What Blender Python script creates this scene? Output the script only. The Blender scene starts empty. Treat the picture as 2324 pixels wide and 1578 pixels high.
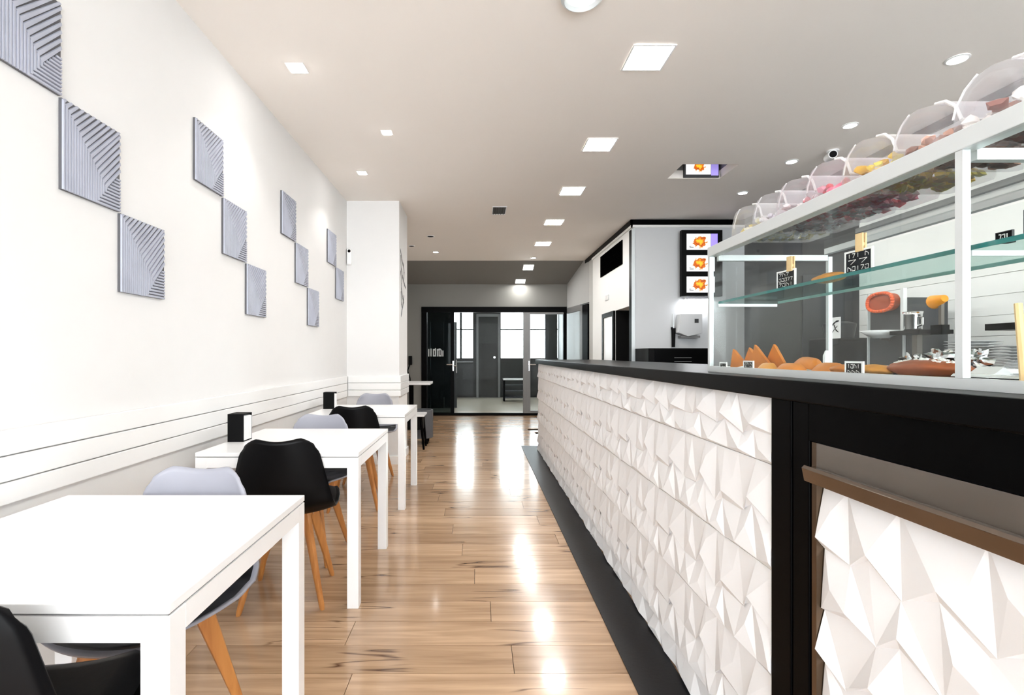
import bpy, bmesh, math, random
from mathutils import Vector, Matrix, noise
R = math.radians
C = bpy.context.scene.collection
random.seed(7)

# ---------------------------------------------------------------- camera, world, exposure
cd = bpy.data.cameras.new('camera'); cam = bpy.data.objects.new('camera', cd); C.objects.link(cam)
cam.location = (0, 0, 1.22); cam.rotation_euler = (R(90), 0, 0)
cd.sensor_width = 36; cd.lens = 1150/2324*36; cd.shift_x = 77/2324; cd.shift_y = 17/2324
cd.clip_start = 0.02; cd.clip_end = 200
bpy.context.scene.camera = cam
w = bpy.data.worlds.new('world'); bpy.context.scene.world = w; w.use_nodes = True
w.node_tree.nodes['Background'].inputs[0].default_value = (0.93, 0.97, 1.0, 1)
w.node_tree.nodes['Background'].inputs[1].default_value = 6.5
vs = bpy.context.scene.view_settings
vs.view_transform = 'Standard'; vs.look = 'None'; vs.gamma = 1; vs.use_curve_mapping = False
vs.exposure = 0.85
PANEL_E = 62; SPOT_W = 9

# ---------------------------------------------------------------- materials
def mat(name, col, rough=0.5, metal=0, var=0.03, scale=8, coat=0, spec=0.5, bump=0, emit=None, es=0):
    m = bpy.data.materials.new(name); m.use_nodes = True
    nt = m.node_tree; b = nt.nodes['Principled BSDF']
    tc = nt.nodes.new('ShaderNodeTexCoord'); n = nt.nodes.new('ShaderNodeTexNoise')
    n.inputs['Scale'].default_value = scale; n.inputs['Detail'].default_value = 3
    nt.links.new(tc.outputs['Object'], n.inputs['Vector'])
    r = nt.nodes.new('ShaderNodeMix'); r.data_type = 'RGBA'
    c = list(col)
    r.inputs[6].default_value = [min(1, x*(1-var)) for x in c] + [1]
    r.inputs[7].default_value = [min(1, x*(1+var)) for x in c] + [1]
    nt.links.new(n.outputs['Fac'], r.inputs[0]); nt.links.new(r.outputs[2], b.inputs['Base Color'])
    b.inputs['Roughness'].default_value = rough; b.inputs['Metallic'].default_value = metal
    b.inputs['Coat Weight'].default_value = coat; b.inputs['Coat Roughness'].default_value = 0.08
    b.inputs['Specular IOR Level'].default_value = spec
    if bump:
        bp = nt.nodes.new('ShaderNodeBump'); bp.inputs['Strength'].default_value = bump; bp.inputs['Distance'].default_value = 0.004
        nt.links.new(n.outputs['Fac'], bp.inputs['Height']); nt.links.new(bp.outputs['Normal'], b.inputs['Normal'])
    if emit:
        b.inputs['Emission Color'].default_value = (*emit, 1); b.inputs['Emission Strength'].default_value = es
    return m

def glass_mat(name, tint=(0.975, 0.99, 0.985), rough=0.0, refl=1.0):
    m = bpy.data.materials.new(name); m.use_nodes = True; nt = m.node_tree; nt.nodes.clear()
    o = nt.nodes.new('ShaderNodeOutputMaterial'); mx = nt.nodes.new('ShaderNodeMixShader')
    t = nt.nodes.new('ShaderNodeBsdfTransparent'); g = nt.nodes.new('ShaderNodeBsdfGlossy')
    lw = nt.nodes.new('ShaderNodeLayerWeight'); lw.inputs[0].default_value = 0.25
    mt = nt.nodes.new('ShaderNodeMath'); mt.operation = 'MULTIPLY_ADD'; mt.inputs[1].default_value = 0.10*refl; mt.inputs[2].default_value = 0.012*refl
    t.inputs[0].default_value = (*tint, 1); g.inputs['Roughness'].default_value = rough
    nt.links.new(lw.outputs['Fresnel'], mt.inputs[0]); nt.links.new(mt.outputs[0], mx.inputs[0])
    nt.links.new(t.outputs[0], mx.inputs[1]); nt.links.new(g.outputs[0], mx.inputs[2]); nt.links.new(mx.outputs[0], o.inputs[0])
    return m

M = {}
M['wall'] = mat('wall_paint', (.79, .785, .775), .75, var=.015)
M['wall_white'] = mat('white_wall_paint', (.84, .84, .82), .6, var=.01)
M['ceil'] = mat('ceiling_paint', (.92, .865, .81), .85, var=.015, scale=2)
M['soffit'] = mat('grey_soffit_paint', (.20, .19, .175), .7, var=.04, scale=2)
M['grey_wall'] = mat('grey_wall_paint', (.21, .205, .19), .8, var=.03, scale=2)
M['block_front'] = mat('pale_grey_wall', (.60, .61, .62), .7, var=.02, scale=3)
M['wainscot'] = mat('white_lacquered_board', (.90, .90, .89), .35, var=.01, coat=.2)
M['white'] = mat('white_lacquer', (.90, .90, .90), .3, var=.01, coat=.2)
M['relief'] = mat('white_relief_plaster', (.87, .87, .88), .6, var=.01)
M['black'] = mat('satin_black', (.0008, .0008, .001), .4, var=.2, spec=.04)
M['matte_black'] = mat('matte_black', (.002, .002, .0022), .6, var=.2, spec=.12)
M['gloss_black'] = mat('black_worktop', (.0008, .0008, .001), .3, var=.2, spec=.06)
M['rubber'] = mat('black_rubber', (.004, .004, .005), .4, var=.2, scale=60, bump=.1, spec=.25)
M['charcoal'] = mat('charcoal_panel', (.035, .036, .038), .5, var=.1)
M['dark'] = mat('dark_brown_laminate', (.009, .007, .005), .5, var=.2)
M['darkgrey'] = mat('dark_grey_paint', (.03, .03, .028), .6, var=.1)
M['midgrey'] = mat('mid_grey_metal', (.18, .18, .18), .4, var=.05)
M['alu'] = mat('pale_aluminium', (.66, .70, .71), .35, .3, var=.03)
M['steel'] = mat('brushed_steel', (.30, .275, .25), .30, 1, var=.08, scale=3)
M['bronze'] = mat('brown_steel', (.16, .115, .08), .25, .95, var=.15, scale=4)
M['handle'] = mat('dark_polished_steel', (.24, .20, .17), .18, 1, var=.15, scale=5)
M['chrome'] = mat('chrome', (.8, .8, .8), .12, 1, var=.02)
M['tile'] = mat('silver_blue_relief_tile', (.42, .44, .52), .5, .1, var=.18, scale=9)
M['tile_edge'] = mat('dark_tile_edge', (.10, .10, .11), .5, var=.1)
M['shell_black'] = mat('black_polypropylene', (.0015, .0015, .002), .38, var=.2, spec=.14)
M['shell_grey'] = mat('grey_polypropylene', (.37, .375, .43), .42, var=.04)
M['cushion'] = mat('black_leatherette', (.009, .010, .012), .34, var=.3, scale=40, bump=.1, spec=.55)
M['paper'] = mat('white_paper', (.88, .88, .88), .8, var=.02)
M['porcelain'] = mat('white_porcelain', (.82, .83, .83), .2, var=.01, coat=.4)
M['pastry'] = mat('golden_pastry', (.64, .21, .028), .55, var=.35, scale=22, bump=.5)
M['pastry2'] = mat('pale_pastry', (.68, .30, .05), .55, var=.35, scale=30, bump=.4)
M['crust'] = mat('toasted_loaf_crust', (.36, .085, .02), .5, var=.4, scale=26, bump=.6)
M['sugar'] = mat('icing_sugar', (.85, .84, .80), .8, var=.05)
M['foil'] = mat('crumpled_foil', (.75, .76, .77), .22, 1, var=.1, scale=30, bump=1)
M['orange'] = mat('orange_plastic', (.80, .11, .015), .35, var=.12)
M['orange_peel'] = mat('orange_peel', (.90, .34, .02), .5, var=.1, scale=60, bump=.4)
M['red'] = mat('red_plastic', (.5, .01, .03), .35, var=.1)
M['chalk'] = mat('chalk_marks', (.85, .85, .82), .9, var=.1, scale=50)
M['glass'] = glass_mat('clear_glass', refl=.45)
M['glass_plain'] = glass_mat('clear_door_glass', (.93, .95, .95), refl=.10)
M['glass_dark'] = glass_mat('smoked_door_glass', (.34, .40, .41), refl=.35)
M['glass_shelf'] = glass_mat('green_tinted_shelf_glass', (.80, .90, .88), refl=.8)
M['plastic'] = glass_mat('clear_plastic', (.90, .91, .92), .06, refl=1.6)
M['edge'] = mat('teal_glass_edge', (.01, .16, .15), .15, var=.1, spec=.6)
M['edge_pale'] = mat('pale_glass_edge', (.45, .60, .58), .2, var=.1)
M['lamp'] = mat('lit_diffuser', (1, 1, 1), .5, emit=(1, .985, .96), es=PANEL_E)
M['lampspot'] = mat('lit_lens', (1, 1, 1), .5, emit=(1, .985, .96), es=45)
M['lampdim'] = mat('dim_diffuser', (.9, .9, .9), .5, emit=(1, .98, .95), es=1.0)
M['foliage'] = mat('green_print', (.25, .35, .10), .6, var=.5, scale=40)

M['plastic'] = glass_mat('clear_plastic', (.93, .935, .95), .06, refl=1.5)
def milky(name, tint, f):
    m = glass_mat(name, tint, .1, 1.5); nt = m.node_tree; o = [n for n in nt.nodes if n.type == 'OUTPUT_MATERIAL'][0]
    src = o.inputs[0].links[0].from_socket; d_ = nt.nodes.new('ShaderNodeBsdfDiffuse'); d_.inputs[0].default_value = (.9, .9, .93, 1)
    tr = nt.nodes.new('ShaderNodeBsdfTranslucent'); tr.inputs[0].default_value = (.9, .9, .93, 1); a_ = nt.nodes.new('ShaderNodeAddShader'); a_ = nt.nodes.new('ShaderNodeMixShader'); a_.inputs[0].default_value = .5
    nt.links.new(d_.outputs[0], a_.inputs[1]); nt.links.new(tr.outputs[0], a_.inputs[2])
    mx = nt.nodes.new('ShaderNodeMixShader'); mx.inputs[0].default_value = f
    nt.links.new(src, mx.inputs[1]); nt.links.new(a_.outputs[0], mx.inputs[2]); nt.links.new(mx.outputs[0], o.inputs[0]); return m
M['plastic'] = milky('clear_plastic_jar', (.96, .96, .97), .17)
M['frosted'] = milky('hazy_plastic_lid', (.92, .92, .95), .5)

def wood_mat(name, base, dark, sx, grain=22, rough=.45, cracks=False, planks=False, coat=0):
    m = bpy.data.materials.new(name); m.use_nodes = True; nt = m.node_tree; b = nt.nodes['Principled BSDF']; N = nt.nodes.new; L = nt.links.new
    tc = N('ShaderNodeTexCoord'); mp = N('ShaderNodeMapping'); mp.inputs['Scale'].default_value = sx
    L(tc.outputs['Object'], mp.inputs['Vector'])
    oi = N('ShaderNodeObjectInfo'); mu = N('ShaderNodeMath'); mu.operation = 'MULTIPLY'; mu.inputs[1].default_value = 57
    L(oi.outputs['Random'], mu.inputs[0]); cb = N('ShaderNodeCombineXYZ')
    for i in range(3): L(mu.outputs[0], cb.inputs[i])
    L(cb.outputs[0], mp.inputs['Location'])
    n = N('ShaderNodeTexNoise'); n.inputs['Scale'].default_value = 1; n.inputs['Detail'].default_value = 6; n.inputs['Distortion'].default_value = .6
    L(mp.outputs[0], n.inputs['Vector'])
    cr = N('ShaderNodeValToRGB'); cr.color_ramp.elements[0].position = .3; cr.color_ramp.elements[1].position = .68
    cr.color_ramp.elements[0].color = (*dark, 1); cr.color_ramp.elements[1].color = (*base, 1)
    L(n.outputs['Fac'], cr.inputs[0]); out = cr.outputs[0]
    if planks:
        mx = N('ShaderNodeMix'); mx.data_type = 'RGBA'; mx.blend_type = 'MULTIPLY'; mx.inputs[0].default_value = 1
        rr = N('ShaderNodeValToRGB'); rr.color_ramp.elements[0].color = (.70, .66, .62, 1); rr.color_ramp.elements[1].color = (1.0, 1.0, 1.0, 1)
        L(oi.outputs['Random'], rr.inputs[0]); L(out, mx.inputs[6]); L(rr.outputs[0], mx.inputs[7]); out = mx.outputs[2]
    if cracks:
        mp2 = N('ShaderNodeMapping'); mp2.inputs['Scale'].default_value = (.9, 8.5, 1); L(tc.outputs['Object'], mp2.inputs['Vector']); L(cb.outputs[0], mp2.inputs['Location'])
        n2 = N('ShaderNodeTexNoise'); n2.inputs['Scale'].default_value = 1; n2.inputs['Detail'].default_value = 2.5; L(mp2.outputs[0], n2.inputs['Vector'])
        s = N('ShaderNodeMath'); s.operation = 'SUBTRACT'; s.inputs[1].default_value = .54; L(n2.outputs['Fac'], s.inputs[0])
        a = N('ShaderNodeMath'); a.operation = 'ABSOLUTE'; L(s.outputs[0], a.inputs[0])
        c2 = N('ShaderNodeValToRGB'); c2.color_ramp.elements[0].position = 0; c2.color_ramp.elements[1].position = .016
        c2.color_ramp.elements[0].color = (.20, .13, .09, 1); c2.color_ramp.elements[1].color = (1, 1, 1, 1); L(a.outputs[0], c2.inputs[0])
        # only some stretches of a plank crack
        n3 = N('ShaderNodeTexNoise'); n3.inputs['Scale'].default_value = 2.1; L(tc.outputs['Object'], n3.inputs['Vector'])
        c3 = N('ShaderNodeValToRGB'); c3.color_ramp.elements[0].position = .50; c3.color_ramp.elements[1].position = .57; L(n3.outputs['Fac'], c3.inputs[0])
        m2 = N('ShaderNodeMix'); m2.data_type = 'RGBA'; m2.blend_type = 'MULTIPLY'
        L(c3.outputs[0], m2.inputs[0]); L(out, m2.inputs[6]); L(c2.outputs[0], m2.inputs[7]); out = m2.outputs[2]
    L(out, b.inputs['Base Color']); b.inputs['Roughness'].default_value = rough
    b.inputs['Coat Weight'].default_value = coat; b.inputs['Coat Roughness'].default_value = .09
    bp = N('ShaderNodeBump'); bp.inputs['Strength'].default_value = .06; bp.inputs['Distance'].default_value = .002
    L(n.outputs['Fac'], bp.inputs['Height']); L(bp.outputs['Normal'], b.inputs['Normal'])
    return m
M['floor'] = wood_mat('oak_laminate', (.66, .45, .285), (.42, .265, .155), (1.6, 26, 1), rough=.20, cracks=True, planks=True, coat=.35)
M['joint'] = mat('dark_floor_joint', (.10, .065, .04), .6)
M['beech'] = wood_mat('oiled_beech', (.62, .27, .075), (.44, .17, .045), (30, 30, 3), rough=.4)
M['stick'] = wood_mat('pale_bamboo', (.80, .58, .30), (.70, .46, .22), (40, 40, 4), rough=.6)

def screen_mat(name, cx, cz, rad, purple=None):
    m = bpy.data.materials.new(name); m.use_nodes = True; nt = m.node_tree; N = nt.nodes.new; L = nt.links.new
    b = nt.nodes['Principled BSDF']; b.inputs['Base Color'].default_value = (.02, .02, .02, 1); b.inputs['Roughness'].default_value = .2
    tc = N('ShaderNodeTexCoord'); mp = N('ShaderNodeMapping'); mp.inputs['Location'].default_value = (-cx/rad, 0, -cz/rad*1.25); mp.inputs['Scale'].default_value = (1/rad, 1, 1.25/rad)
    L(tc.outputs['Object'], mp.inputs['Vector'])
    ns = N('ShaderNodeTexNoise'); ns.inputs['Scale'].default_value = 2.4; ns.inputs['Detail'].default_value = 3; L(mp.outputs[0], ns.inputs['Vector'])
    ln = N('ShaderNodeVectorMath'); ln.operation = 'LENGTH'; L(mp.outputs[0], ln.inputs[0])
    ad = N('ShaderNodeMath'); ad.operation = 'MULTIPLY_ADD'; ad.inputs[1].default_value = 1.6; L(ns.outputs['Fac'], ad.inputs[0]); L(ln.outputs['Value'], ad.inputs[2])
    cr = N('ShaderNodeValToRGB'); e = cr.color_ramp.elements; e[0].position = .0; e[0].color = (1, .55, .02, 1)
    e[1].position = 1.0; e[1].color = (1, 1, 1, 1)
    for p, c in ((.62, (1, .62, .04, 1)), (.74, (.95, .22, .01, 1)), (.86, (.35, .02, .01, 1)), (.93, (1, .45, .05, 1)), (.97, (1, 1, 1, 1))):
        x = e.new(p); x.color = c
    dv = N('ShaderNodeMath'); dv.operation = 'MULTIPLY'; dv.inputs[1].default_value = .58; L(ad.outputs[0], dv.inputs[0]); L(dv.outputs[0], cr.inputs[0])
    L(cr.outputs[0], b.inputs['Emission Color']); b.inputs['Emission Strength'].default_value = .65
    return m

# ---------------------------------------------------------------- mesh builder
class MB:
    def __init__(s): s.v = []; s.f = []; s.m = []
    def add(s, vs_, fs, m=0):
        o = len(s.v); s.v += [tuple(p) for p in vs_]
        for f in fs: s.f.append([o+i for i in f]); s.m.append(m)
        return s
    def box(s, x0, x1, y0, y1, z0, z1, m=0):
        x0, x1 = sorted((x0, x1)); y0, y1 = sorted((y0, y1)); z0, z1 = sorted((z0, z1))
        return s.add([(x0,y0,z0),(x1,y0,z0),(x1,y1,z0),(x0,y1,z0),(x0,y0,z1),(x1,y0,z1),(x1,y1,z1),(x0,y1,z1)],
              [(0,3,2,1),(4,5,6,7),(0,1,5,4),(1,2,6,5),(2,3,7,6),(3,0,4,7)], m)
    def tube(s, p0, p1, r0, r1=None, n=12, m=0, sq=None):
        r1 = r0 if r1 is None else r1
        p0 = Vector(p0); p1 = Vector(p1); d = (p1-p0).normalized()
        a = Vector((0,0,1)) if abs(d.z) < .9 else Vector((0,1,0))
        u = d.cross(a).normalized(); w_ = d.cross(u)
        vs_ = []
        for p, r in ((p0, r0), (p1, r1)):
            for i in range(n):
                t = 2*math.pi*i/n
                vs_.append(p + (u*math.cos(t) + w_*math.sin(t))*r)
        fs = [(i, (i+1) % n, n+(i+1) % n, n+i) for i in range(n)] + [tuple(range(n))[::-1], tuple(range(n, 2*n))]
        return s.add(vs_, fs, m)
    def lathe(s, prof, c=(0,0,0), n=24, m=0):
        vs_ = []; k = len(prof)
        for i in range(n):
            t = 2*math.pi*i/n
            for r, z in prof: vs_.append((c[0]+r*math.cos(t), c[1]+r*math.sin(t), c[2]+z))
        fs = []
        for i in range(n):
            j = (i+1) % n
            for a in range(k-1): fs.append((i*k+a, j*k+a, j*k+a+1, i*k+a+1))
        if prof[0][0] > 1e-6: fs.append([i*k for i in range(n)][::-1])
        if prof[-1][0] > 1e-6: fs.append([i*k+k-1 for i in range(n)])
        return s.add(vs_, fs, m)
    def prism(s, poly, axis, a, b, m=0):   # poly in the other two axes (cyclic order kept: y->(x,z), x->(y,z), z->(x,y))
        n = len(poly)
        def mk(p, t): return {'x': (t, p[0], p[1]), 'y': (p[0], t, p[1]), 'z': (p[0], p[1], t)}[axis]
        vs_ = [mk(p, a) for p in poly] + [mk(p, b) for p in poly]
        return s.add(vs_, [tuple(range(n)), tuple(range(n, 2*n))[::-1]] + [(i, n+i, n+(i+1) % n, (i+1) % n) for i in range(n)], m)
    def blob(s, c, r, m=0, amp=.15, seed=0, sub=2):
        bm = bmesh.new(); bmesh.ops.create_icosphere(bm, subdivisions=sub, radius=1)
        vs_ = []
        for q in bm.verts:
            k = 1 + amp*noise.noise(q.co*1.7 + Vector((seed*3.1, seed, seed*7)))*2
            vs_.append((c[0]+q.co.x*r[0]*k, c[1]+q.co.y*r[1]*k, c[2]+q.co.z*r[2]*k))
        fs = [[x.index for x in f.verts] for f in bm.faces]; bm.free()
        return s.add(vs_, fs, m)
    def build(s, name, mats, parent=None, bevel=0, smooth=False, segs=2, subsurf=0, local=False, **tags):
        if not isinstance(mats, (list, tuple)): mats = [mats]
        me = bpy.data.meshes.new(name)
        off = Vector((0,0,0))
        if not local:
            p = parent
            while p is not None: off += p.location; p = p.parent
        me.from_pydata([tuple(Vector(q)-off) for q in s.v], [], s.f)
        for mm in mats: me.materials.append(mm)
        for i, p in enumerate(me.polygons): p.material_index = s.m[i]
        bm = bmesh.new(); bm.from_mesh(me)
        bmesh.ops.recalc_face_normals(bm, faces=bm.faces)
        if bevel:
            ed = [e for e in bm.edges if len(e.link_faces) == 2 and e.calc_face_angle(0) > .6]
            bmesh.ops.bevel(bm, geom=ed, offset=bevel, segments=segs, affect='EDGES', profile=.6, clamp_overlap=True)
        bm.to_mesh(me); bm.free()
        if smooth:
            for p in me.polygons: p.use_smooth = True
            if smooth != 'all':
                try: me.set_sharp_from_angle(angle=R(40))
                except Exception: pass
        o = bpy.data.objects.new(name, me); C.objects.link(o)
        if parent: o.parent = parent
        if subsurf:
            md = o.modifiers.new('smooth', 'SUBSURF'); md.levels = md.render_levels = subsurf
        for k, q in tags.items(): o[k] = q
        return o
def box(x0, x1, y0, y1, z0, z1): return MB().box(x0, x1, y0, y1, z0, z1)
def thing(name, loc, label, category, group=None):
    o = bpy.data.objects.new(name, None); C.objects.link(o); o.location = loc; o.empty_display_size = .1
    o['label'] = label; o['category'] = category
    if group: o['group'] = group
    return o
def struct(mb, name, mats, **k): return mb.build(name, mats, kind='structure', **k)
def copy_tree(o, parent=None):
    c = o.copy(); C.objects.link(c); c.parent = parent
    for ch in list(o.children): copy_tree(ch, c)
    return c

# ---------------------------------------------------------------- room shell
H = 2.945; XL = -1.47; XR = 3.4; YE = 9.27; YB = -3.0; YP = 10.24
fl = struct(box(XL-.1, XR+.1, YB, 15.0, -.12, -.010), 'floor', M['joint'])
pw, pl = .19, 1.32
pm = box(0, pl-.0025, 0, pw-.0025, -.010, 0)
first = None; ny = int((YP-YB+.0)/pw)+1
for j in range(8, ny):                      # planks run across the room, visible stretch
    y = YB + j*pw; off = ((j*0.53) % 1)*pl
    x = XL - off
    while x < .80:
        a = max(x, XL); b_ = min(x+pl, 2.2)
        L_ = b_-a
        if L_ > .03:
            if abs(L_-pl) < 1e-6 and first:
                o = first.copy(); C.objects.link(o); o.location = (a, y, 0)
            else:
                o = box(0, L_-.0025, 0, pw-.0025, -.010, 0).build('plank', M['floor'], fl, local=True); o.location = (a, y, 0)
                if abs(L_-pl) < 1e-6: first = o
        x += pl
struct(box(.80+pl*.0, XR, YB, YP, -.010, -.0105), 'floor_rear', M['floor'])

struct(box(XL-.1, XL, YB, 15.0, 0, H), 'wall_left', M['wall'])
struct(box(XR, XR+.1, YB, 4.52, 0, H), 'wall_right', M['wall_white'])
# ceiling around the screen recess
cb = MB()
rx0, rx1, ry0, ry1 = 1.85, 2.36, 4.58, 4.95
cb.box(XL-.1, rx0, YB, YE, H, H+.08).box(rx1, XR+.1, YB, YE, H, H+.08).box(rx0, rx1, YB, ry0, H, H+.08).box(rx0, rx1, ry1, YE, H, H+.08)
struct(cb, 'ceiling', M['ceil'])
rc = MB().box(rx0-.02, rx0, ry0-.02, ry1+.02, H+.081, H+.35).box(rx1, rx1+.02, ry0-.02, ry1+.02, H+.081, H+.35).box(rx0, rx1, ry0-.02, ry0, H+.081, H+.35).box(rx0, rx1, ry1, ry1+.02, H+.081, H+.35).box(rx0-.02, rx1+.02, ry0-.02, ry1+.02, H+.35, H+.37)
struct(rc, 'trim_recess', M['midgrey'])
# sloping grey soffit beyond the main ceiling, down to the glazed partition
SZ = 2.65
struct(MB().prism([(YE, H), (YP, SZ), (YP, SZ+.08), (YE, H+.08)], 'x', XL, 2.2), 'ceiling_far', M['soffit'])
# wall above/left of the partition
PX0, PX1, PZ = -1.14, 1.785, 2.19
struct(MB().box(XL, PX1+.02, YP, YP+.1, PZ, SZ).box(XL, PX0, YP, YP+.1, 0, PZ), 'wall_back', M['grey_wall'])
# angled wall to the right of the partition
ax0, ay0, ax1, ay1 = 1.97, 8.98, 1.80, YP
def quadwall(xa, ya, xb, yb, z0, z1, t=.05):
    return MB().add([(xa,ya,z0),(xb,yb,z0),(xb+t,yb,z0),(xa+t,ya,z0),(xa,ya,z1),(xb,yb,z1),(xb+t,yb,z1),(xa+t,ya,z1)],
                    [(0,1,5,4),(1,2,6,5),(2,3,7,6),(3,0,4,7),(4,5,6,7),(3,2,1,0)])
struct(quadwall(ax0, ay0, ax1, ay1, 2.16, H), 'wall_angled', mat('grey_side_wall', (.42, .42, .41), .8))
struct(box(1.97, 2.1, 8.70, 8.98, 0, H), 'wall_corner', mat('light_grey_wall', (.50, .50, .48), .8))

# pillar on the left and its board
struct(box(XL, -.883, 5.67, 6.31, 0, H), 'wall_pillar', M['wall'])
struct(MB().box(XL, -.865, 5.652, 5.67, 0, .09).box(-.883, -.865, 5.67, 6.31, 0, .09), 'baseboard_pillar', M['wainscot'])
struct(box(XL, XL+.015, YB, 5.65, 0, .08), 'baseboard_left', M['wainscot'])
# wall protection boards (three planks along the wall, three round the pillar)
zs = [.757, .828, .909, .99]
wn = thing('wall_board', (XL, 0, .757), 'white lacquered three plank rail running along the left wall behind the tables', 'rail')
for i in range(3):
    box(XL+.002, -1.45, YB+.2, 5.62, zs[i]+.002, zs[i+1]-.002).build('plank', M['wainscot'], wn, bevel=.003)
pn = thing('pillar_board', (XL, 5.65, .757), 'white lacquered three plank rail wrapped round the pillar beyond the tables', 'rail')
for i in range(3):
    MB().box(-1.449, -.862, 5.645, 5.668, zs[i]+.002, zs[i+1]-.002).build('plank', M['wainscot'], pn, bevel=.003)
    MB().box(-.881, -.862, 5.669, 6.31, zs[i]+.002, zs[i+1]-.002).build('plank', M['wainscot'], pn, bevel=.003)

# kitchen block (right, far)
BX, BY = 1.97, 6.48
kb = MB().box(BX, BX+.1, 7.26, 8.70, 0, H).box(BX, BX+.1, BY+.10, 7.26, 1.857, H).box(BX, XR+.1, BY, BY+.10, 0, H)
struct(kb, 'wall_kitchen', M['wall_white'])
struct(box(BX+.03, XR+.1, BY-.012, BY-.001, 0, H-.07), 'wall_kitchen_front', M['block_front'])
struct(MB().box(BX+.002, 2.7, 7.245, 7.259, 0, 1.856).box(2.7, 2.74, BY+.1, 7.244, 0, 1.856), 'wall_niche', M['matte_black'])
struct(box(BX+.1, 2.7, BY+.1, 7.26, 1.857, 1.9), 'ceiling_niche', M['wall_white'])
struct(MB().box(BX-.03, BX-.002, BY-.04, 9.45, H-.065, H-.002).box(BX-.03, XR, BY-.04, BY-.013, H-.065, H-.002), 'trim_1', M['black'])
struct(MB().box(BX-.022, BX-.002, BY-.03, 8.7, H-.10, H-.068).box(BX-.022, XR, BY-.03, BY-.014, H-.10, H-.068), 'trim_2', M['wall_white'])
struct(MB().box(BX-.012, BX-.001, BY-.02, BY+.09, 0, H-.12), 'trim_3', M['black'])
struct(MB().box(BX-.012, BX+.03, BY-.026, BY-.013, 0, H-.11), 'trim_4', M['alu'])
# right wall cladding beyond the white part
struct(box(XR, XR+.1, 4.52, BY, 0, H), 'wall_right_far', M['charcoal'])
struct(box(XR-.02, XR-.002, YB+.2, BY-.05, H-.07, H-.002), 'trim_5', M['black'])
struct(box(XR-.05, XR-.002, YB+.2, 4.5, 2.30, 2.34), 'trim_6', M['midgrey'])
# storefront behind the camera (the street side the daylight comes from)
sf = MB()
for x in (XL, .2, 1.8, XR-.1): sf.box(x, x+.08, YB-.1, YB, 0, H)
sf.box(XL, XR, YB-.1, YB, H-.25, H).box(XL, XR, YB-.1, YB, 0, .1)
struct(sf, 'window_1', M['black'])

# air vent and switch on the block, framed white door
M['vent'] = mat('black_vent', (.001, .001, .001), .9, spec=0)
v = thing('wall_vent', (BX, 7.5, 2.5), 'large black ventilation opening high on the white kitchen wall', 'vent')
MB().box(BX-.012, BX-.001, 6.90, 8.12, 2.46, 2.49).box(BX-.012, BX-.001, 6.90, 8.12, 2.76, 2.79).box(BX-.012, BX-.001, 6.90, 6.93, 2.49, 2.76).box(BX-.012, BX-.001, 8.09, 8.12, 2.49, 2.76).build('frame', M['vent'], v)
box(BX-.005, BX-.001, 6.93, 8.09, 2.49, 2.76).build('backing', M['vent'], v)
for k in range(7):
    z = 2.505+k*.037
    MB().prism([(BX-.010, z), (BX-.006, z), (BX-.0052, z+.026), (BX-.009, z+.026)], 'y', 6.93, 8.09).build('slat', M['vent'], v)
g = thing('wall_switch', (BX, 7.65, 2.1), 'small pale switch plate on the white kitchen wall below the vent', 'switch')
box(BX-.01, BX-.001, 7.62, 7.82, 2.05, 2.13).build('plate', M['block_front'], g, bevel=.003)
for k in range(3): box(BX-.014, BX-.0101, 7.635+k*.062, 7.68+k*.062, 2.06, 2.12).build('rocker', M['wall'], g)
d = struct(MB().box(BX-.03, BX-.001, 7.27, 7.34, 0, 1.857).box(BX-.03, BX-.001, 7.87, 7.95, 0, 1.857).box(BX-.03, BX-.001, 7.34, 7.87, 1.79, 1.857), 'door_1', M['black'])
box(BX-.018, BX-.001, 7.34, 7.87, .02, 1.79).build('door_leaf', M['white'], d)
MB().tube((BX-.05, 7.40, 1.02), (BX-.05, 7.50, 1.02), .009).tube((BX-.05, 7.40, 1.02), (BX-.018, 7.40, 1.02), .009).build('door_handle', M['chrome'], d)

# ---------------------------------------------------------------- glazed partition
dd = struct(MB().box(PX0, PX1, YP-.06, YP+.04, 2.08, PZ).box(PX0, PX0+.11, YP-.05, YP+.03, 0, 2.08).box(PX1-.07, PX1, YP-.05, YP+.03, 0, 2.08)
            .box(PX0+.11, PX1-.07, YP-.04, YP+.03, 0, .05), 'window_2', M['black'])
k_ = YP/1150
def px(x): return (x-1085)*k_
MB().box(px(1023), px(1031), YP-.06, YP+.02, .05, 2.08).build('mullion', M['black'], dd)
MB().box(px(1187), px(1196), YP-.05, YP+.02, .05, 2.08).build('mullion', M['midgrey'], dd)
MB().box(px(970), px(1023), YP-.012, YP-.002, .05, 2.08).build('pane', M['glass_dark'], dd, label='smoked glass pane')
MB().box(px(1031), px(1186), YP-.012, YP-.002, .09, 2.06).build('pane', M['glass_plain'], dd)
MB().box(px(1202), px(1278), YP-.012, YP-.002, .09, 2.06).build('pane', M['glass_plain'], dd)
MB().box(px(1196), px(1203), YP-.055, YP-.012, .05, 2.08).box(px(1203), px(1278), YP-.055, YP-.012, .05, .10).box(px(1203), px(1278), YP-.055, YP-.012, 2.04, 2.08).build('door_frame', M['midgrey'], dd)
def handle(x, s):
    MB().box(px(x)-.012, px(x)+.012, YP-.075, YP-.062, .90, 1.10).tube((px(x), YP-.075, 1.03), (px(x), YP-.12, 1.03), .010).tube((px(x), YP-.12, 1.03), (px(x)+s*.13, YP-.12, 1.03), .010).build('door_handle', M['chrome'], dd)
handle(1029, -1); handle(1200, 1)
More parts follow.
